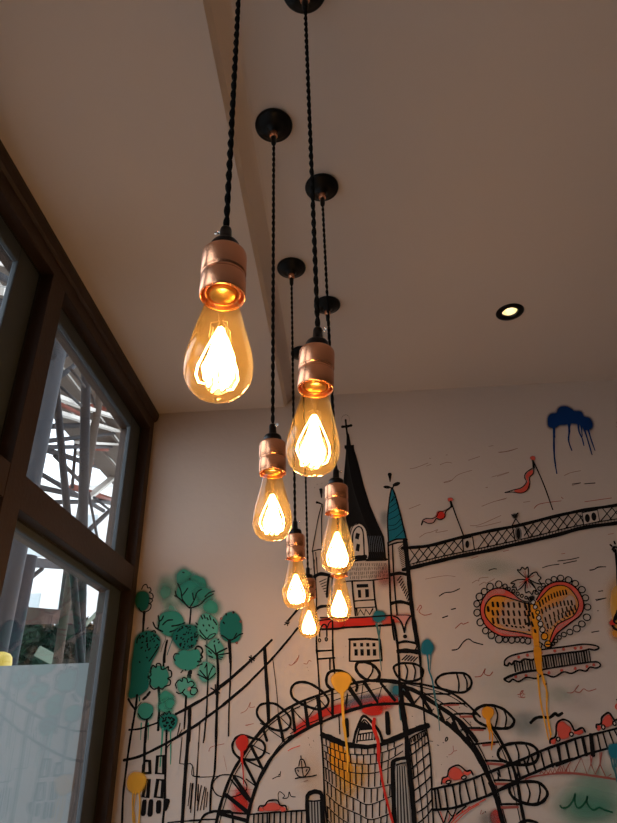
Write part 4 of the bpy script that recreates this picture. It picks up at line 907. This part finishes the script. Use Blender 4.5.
for x, y, r in ((345, 205, 18), (297, 190, 27), (230, 208, 28), (185, 245, 25), (148, 285, 28), (128, 340, 25), (130, 408, 27), (155, 482, 28), (195, 547, 25), (240, 583, 27), (298, 612, 30), (350, 617, 20), (397, 618, 26), (440, 617, 20), (480, 622, 20), (522, 627, 24), (375, 225, 12), (410, 242, 13), (443, 262, 13), (475, 278, 12), (508, 292, 11), (535, 303, 11)): oval('k', 7, x, y, r*.92, r, .2)
fr(530, 560, 7.09)
for x, y, r in ((68, 205, 15), (92, 180, 14), (128, 155, 20), (168, 138, 21), (215, 130, 23), (270, 142, 24), (318, 168, 24), (365, 212, 25), (390, 270, 24), (405, 335, 24), (400, 408, 26), (365, 455, 24), (328, 488, 26), (280, 512, 22), (238, 530, 18), (205, 550, 15), (180, 575, 14), (160, 596, 12), (142, 612, 10), (45, 235, 12)): oval('k', 6, x, y, r, r*.9, .3)
fr(460, 560); feather('or', "552,345 592,350 600,440 602,560 612,700 630,771 625,780 585,775 572,680 558,560 552,430", 6, .92)
dash('k', 12, "505,350 512,385;530,365 538,400;520,430 528,460;555,410 565,450;550,480 560,512;575,540 580,560;520,490 526,510")
fr(530, 560, 7.09)
for x, y, r, fk in ((20, 300, 16, 'w'), (35, 335, 15, 'w'), (52, 372, 14, 'o2'), (60, 412, 16, 'w'), (72, 455, 18, 'w'), (86, 495, 19, 'w'), (100, 543, 24, 'or'), (124, 598, 23, 'or')): oval('k', 6, x, y, r, r*1.05, 0, fk)
blob('k', 12, 272, 20, 20, .4, .95); dash('k', 6, "60,580 100,610 110,630;85,590 75,630;110,600 160,600")
# flower on top
fr(460, 560)
for p_ in ("515,148 470,112 440,78 462,80 478,58 500,74 520,56 526,100 518,146", "508,152 440,155 388,182 420,186 400,214 428,212 440,236 480,205 508,158", "512,160 500,220 505,255 530,245 552,268 566,238 588,236 560,200 518,158"): ln('k', 7, p_)
fr(530, 560, 7.09); ln('k', 7, "-18,132 10,100 42,88 56,110 76,130 60,148 76,172 40,165 10,150 -12,140"); ln('k', 6, "0,150 30,190 45,228")
fr(460, 560)
for p_ in ("512,150 488,95", "514,150 500,85", "508,155 455,180", "508,155 450,212", "515,160 518,220", "518,160 545,215", "520,148 570,120"): ln('rb', 3.5, p_, sm=False)
blob('rd', 512, 150, 10, 10, .4, .9)
# banner
fr(497, 560, 5.14)
fill('pk', "38,538 42,515 80,490 200,465 350,445 470,432 520,450 500,462 470,462 430,470 240,490 80,520 60,530", True, .16); fill('pk', "38,615 60,600 130,575 300,552 430,532 510,526 526,540 505,556 470,556 440,575 400,568 370,585 330,578 290,600 240,590 200,610 150,605 110,625 75,615", True, .16)
for x, y in ((110, 500), (155, 490), (225, 478), (295, 468), (340, 460), (400, 455), (430, 452), (95, 600), (148, 595), (265, 580), (330, 568), (400, 558), (460, 548), (495, 540)): blob('r2', x, y, 8, 8, .5, .7)
for q in range(30):
    t = q/29; x = 85+t*385; y0 = 522-t*55; y1 = 574-t*52; ln('k', 4.5 if q % 3 else 7, [(x, y0), (x+9, y1)], sm=False)
ln('k', 6, "38,542 40,516 80,490 200,466 350,446 440,434 500,440 522,452 500,464 470,458"); ln('k', 7, "36,540 52,544 62,530 75,538 90,520 120,525 140,510 180,515 200,502 240,494 300,486 360,478 430,470 470,460")
ln('k', 6, "36,616 60,600 130,576 220,566"); ln('k', 9, "36,614 60,600 130,577 230,565"); ln('k', 6, "230,564 300,552 430,532 505,524 528,536 526,548 505,556 475,552 455,572 420,566 380,584 340,576 290,602 240,588 200,610 150,604 110,626 80,614 60,628 36,616")
fr(470, 650); feather('or', "490,-10 542,-10 548,120 550,180 535,185 512,150", 5, .9); ln('or', 11, "520,190 530,300 545,420 575,560 602,690", w2=7); ln('or', 10, "552,170 562,240 592,330 588,450 600,560 625,700", w2=7); fr(537, 650); ln('o2', 9, "5,200 18,340 45,500 85,690", w2=6); ln('o2', 9, "42,200 70,310 72,440 90,560 108,655", w2=6); dash('k', 5, "60,265 75,262"); done()

# ---- road bridge and cars
motif('drawn_road_bridge', 'railed road bridge rising to the right with red lattice below')
fr(440, 723)
ln('k', 11, "-60,512 0,496 120,470 260,425 350,387 450,350 617,308"); ln('k', 12, "-50,668 0,666 120,650 260,600 400,545 500,500 617,455")
for p_ in ("-42,512 -28,662", "-20,505 5,660", "35,495 60,662", "95,480 125,650", "152,470 152,540 168,632", "195,463 230,602", "260,438 285,585", "320,415 355,558", "445,360 460,400"): ln('k', 10, p_)
ln('r2', 5, "70,790 130,720 200,670 280,625 350,585"); ln('r2', 4, "110,771 210,680 300,625"); ln('k', 7, "60,780 90,735 140,690 200,640"); dash('r2', 5, "0,680 30,771;55,690 40,740 30,771;60,760 75,700;100,740 120,700;160,700 175,670;200,670 230,640"); dash('k', 7, "55,668 95,718 125,655;-20,670 25,771;60,668 30,771")
fr(490, 723)
ln('k', 13, "-20,385 0,378 130,325 250,280 380,220 500,175 640,128"); ln('k', 13, "-20,560 0,550 130,482 250,420 380,365 500,315 640,275")
for p_ in ("65,365 75,410", "205,330 232,432", "262,292 300,402", "318,262 352,378", "390,230 420,358", "448,205 482,338", "515,178 542,306", "580,152 610,288"): ln('k', 11, p_)
ln('rb', 7, "270,432 330,412 430,398 520,390 640,388"); 
for q in range(7): ln('rb', 5, [(380+q*34, 392-q*1), (395+q*34, 372-q*9), (412+q*34, 392)], sm=False)
fr(557, 723, 8.23)
ln('k', 11, "-10,190 120,137 300,92 500,42 900,-70 1300,-190"); ln('k', 12, "-10,352 120,302 240,257 430,205 560,168 900,70 1300,-50");
for q in range(13): ln('k', 9, [(520+q*58, 45-q*17), (548+q*58, 170-q*17)], sm=False)
FR=FR; 
for p_, w_ in (("10,182 30,338", 12), ("70,160 102,312", 12), ("145,140 176,280", 13), ("205,118 237,262", 20), ("275,98 292,265", 24), ("328,95 355,222", 9), ("375,85 410,207", 9), ("425,72 462,172", 9), ("470,65 494,110", 9)): ln('k', w_, p_, sm=False)
ln('rb', 11, "-10,408 60,410 150,415 300,435 400,450 500,466"); ln('rb', 6, "0,390 22,352 57,408 108,320 135,405 195,285 245,425 275,335 270,262", sm=False); ln('rb', 6, "290,260 275,335 310,420 350,340 350,240", sm=False); ln('rb', 6, "365,240 350,340 400,450 442,420", sm=False); ln('k', 8, "288,262 291,275")
done()
motif('drawn_railing', 'drawn railing at the lower edge left of the bastion')
fr(260, 723); ln('k', 8, "-30,700 0,697 200,682 362,672"); fr(190, 723); ln('k', 7, "455,704 540,698 617,692")
for q in range(4): ln('k', 9, [(495+q*34, 706-q*2), (492+q*35, 790)], sm=False)
fr(260, 723)
for x in (22, 75, 112, 158, 200, 242, 282, 322): ln('k', 9, [(x, 700-x*.06), (x-2, 790)], sm=False)
done()
def car(label, f_, reds, outline, wheels, w=8):
    motif('painted_car', label); fr(*f_)
    for x, y, rx, ry in reds: blob('r2', x, y, rx, ry, .35, .92, wob=.10)
    ln('k', w, outline)
    for x, y, rx, ry in wheels: oval('k', 7, x, y, rx, ry, -.3, 'w')
    done()
car('red scribbled car on the road left of the bastion', (210, 683, 5.14), ((320, 637, 48, 24), (262, 650, 16, 10), (375, 648, 16, 12)), "248,655 256,632 282,630 300,606 345,602 362,628 388,630 395,650", (), 5)
car('red car between the bastion and the wheel rim', (440, 723), ((120, 392, 56, 56), (40, 438, 30, 30), (210, 382, 34, 20)), "10,470 20,425 55,410 70,355 140,325 200,370 235,365 252,400", ((63, 455, 19, 12), (183, 420, 19, 13)))
car('rounded red car next to the orange drips', (537, 650), ((200, 620, 60, 68), (120, 702, 28, 22), (318, 635, 36, 20)), "98,720 100,690 140,665 146,590 160,555 200,536 246,555 270,590 290,622 345,600 368,632", ((160, 688, 14, 15), (262, 650, 14, 16)), 10)
car('small red car at the right edge', (537, 650), ((540, 550, 40, 52), (470, 600, 20, 22)), "455,600 455,577 490,568 497,520 545,484 570,507 595,540 625,532", ((507, 595, 13, 18), (593, 566, 12, 17)), 10)
motif('painted_car', 'sliver of a red car cut by the right edge'); fr(537, 650); oval('r2', 9, 620, 438, 18, 20); ln('k', 9, "612,382 622,402"); done()
motif('drawn_boat', 'tiny drawn boat on a wavy line'); fr(260, 723)
for p_ in ("270,350 280,385 302,412 345,412 380,365 382,345 350,340 330,345 290,345 272,352", "300,335 308,290 322,280 340,290 355,335", "318,280 316,250", "325,345 335,410", "320,290 325,345", "300,375 290,360", "355,375 365,355", "270,430 300,422 360,415 400,410 440,400"): ln('k', 6, p_)
ln('bn', 4, "338,450 372,440"); done()
# ---- drips and splashes
motif('paint_splash', 'orange paint splash dripping near the corner'); fr(120, 723)
feather('o2', "75,420 110,390 160,392 195,420 185,480 150,530 100,528 65,490", 16, .92); ln('o2', 6, "105,530 98,640 105,771"); ln('o2', 7, "150,530 155,640 148,771"); ln('o2', 5, "125,530 110,650 118,771"); done()
motif('paint_splash', 'red paint splash and drip on the wheel pod at left'); fr(190, 723); feather('rd', "358,150 378,112 415,98 442,118 445,160 425,205 395,210 370,190", 8, .95); ln('rd', 22, "400,195 402,250 400,300", w2=10); ln('rd', 9, "403,280 412,380 415,470", w2=5); done()
motif('paint_splash', 'orange paint splash dripping down over the bastion'); fr(290, 640); feather('o2', "320,300 350,265 400,255 450,270 468,310 440,370 410,405 380,405 340,360", 10, .97); ln('o2', 22, "400,395 403,450 405,520", w2=14); ln('o2', 14, "405,500 415,640 430,771"); fr(320, 723); ln('o2', 15, "178,-10 203,150 214,280 212,375", w2=9); done()
motif('paint_splash', 'long thin red drip over the bastion'); fr(300, 683, 5.14); ln('rd', 12, "382,185 378,225 392,270 402,310 404,400"); ln('rd', 8, "404,395 428,530 455,640 480,730"); done()
motif('paint_splash', 'teal splash and long drips beside the right tower'); fr(400, 640); blob('tl', 208, 58, 56, 60, .3, .95); ln('tl', 10, "208,110 215,160 222,235 245,300 262,400", w2=8); ln('tl', 7, "236,105 236,170 232,232", w2=3); ln('tg', 12, "262,400 275,480 292,560 305,700", w2=4); done()
motif('paint_splash', 'orange splash and drips in the wheel pod'); fr(470, 650); feather('or', "95,460 130,440 172,455 178,490 155,530 120,530 95,500", 6, .97); ln('or', 14, "128,525 135,580 150,640 150,690", w2=7); ln('or', 12, "145,525 155,600 172,660 162,771", w2=6); done()
motif('paint_splash', 'teal splash cut by the lower right edge'); fr(557, 723, 8.23); feather('tl', "425,190 460,175 540,180 560,230 530,290 470,290 430,260", 14, .95)
for p_ in ("440,290 455,360 480,420 490,480", "465,290 470,380 490,470", "485,290 480,360"): ln('tg', 9, p_)
done()
motif('painted_ornament', 'orange-haloed ornament cut by the right edge'); fr(497, 560, 5.14); blob('o2', 640, 250, 62, 150, .9, .85); blob('or', 610, 380, 30, 30, .9, .6); blob('rd', 590, 325, 18, 16, .6, .9); ln('k', 8, "617,262 602,300 600,320 617,330"); ln('k', 6, "617,285 608,310"); ln('k', 10, "592,340 600,352 617,362"); ln('k', 10, "606,-50 614,20 620,120"); fr(497, 480, 5.14); ln('k', 7, "590,360 600,345 617,350"); ln('k', 7, "600,372 595,358 606,345"); dash('k', 8, "580,335 588,342;600,318 604,330"); ln('k', 9, "608,370 614,450 620,560"); done()
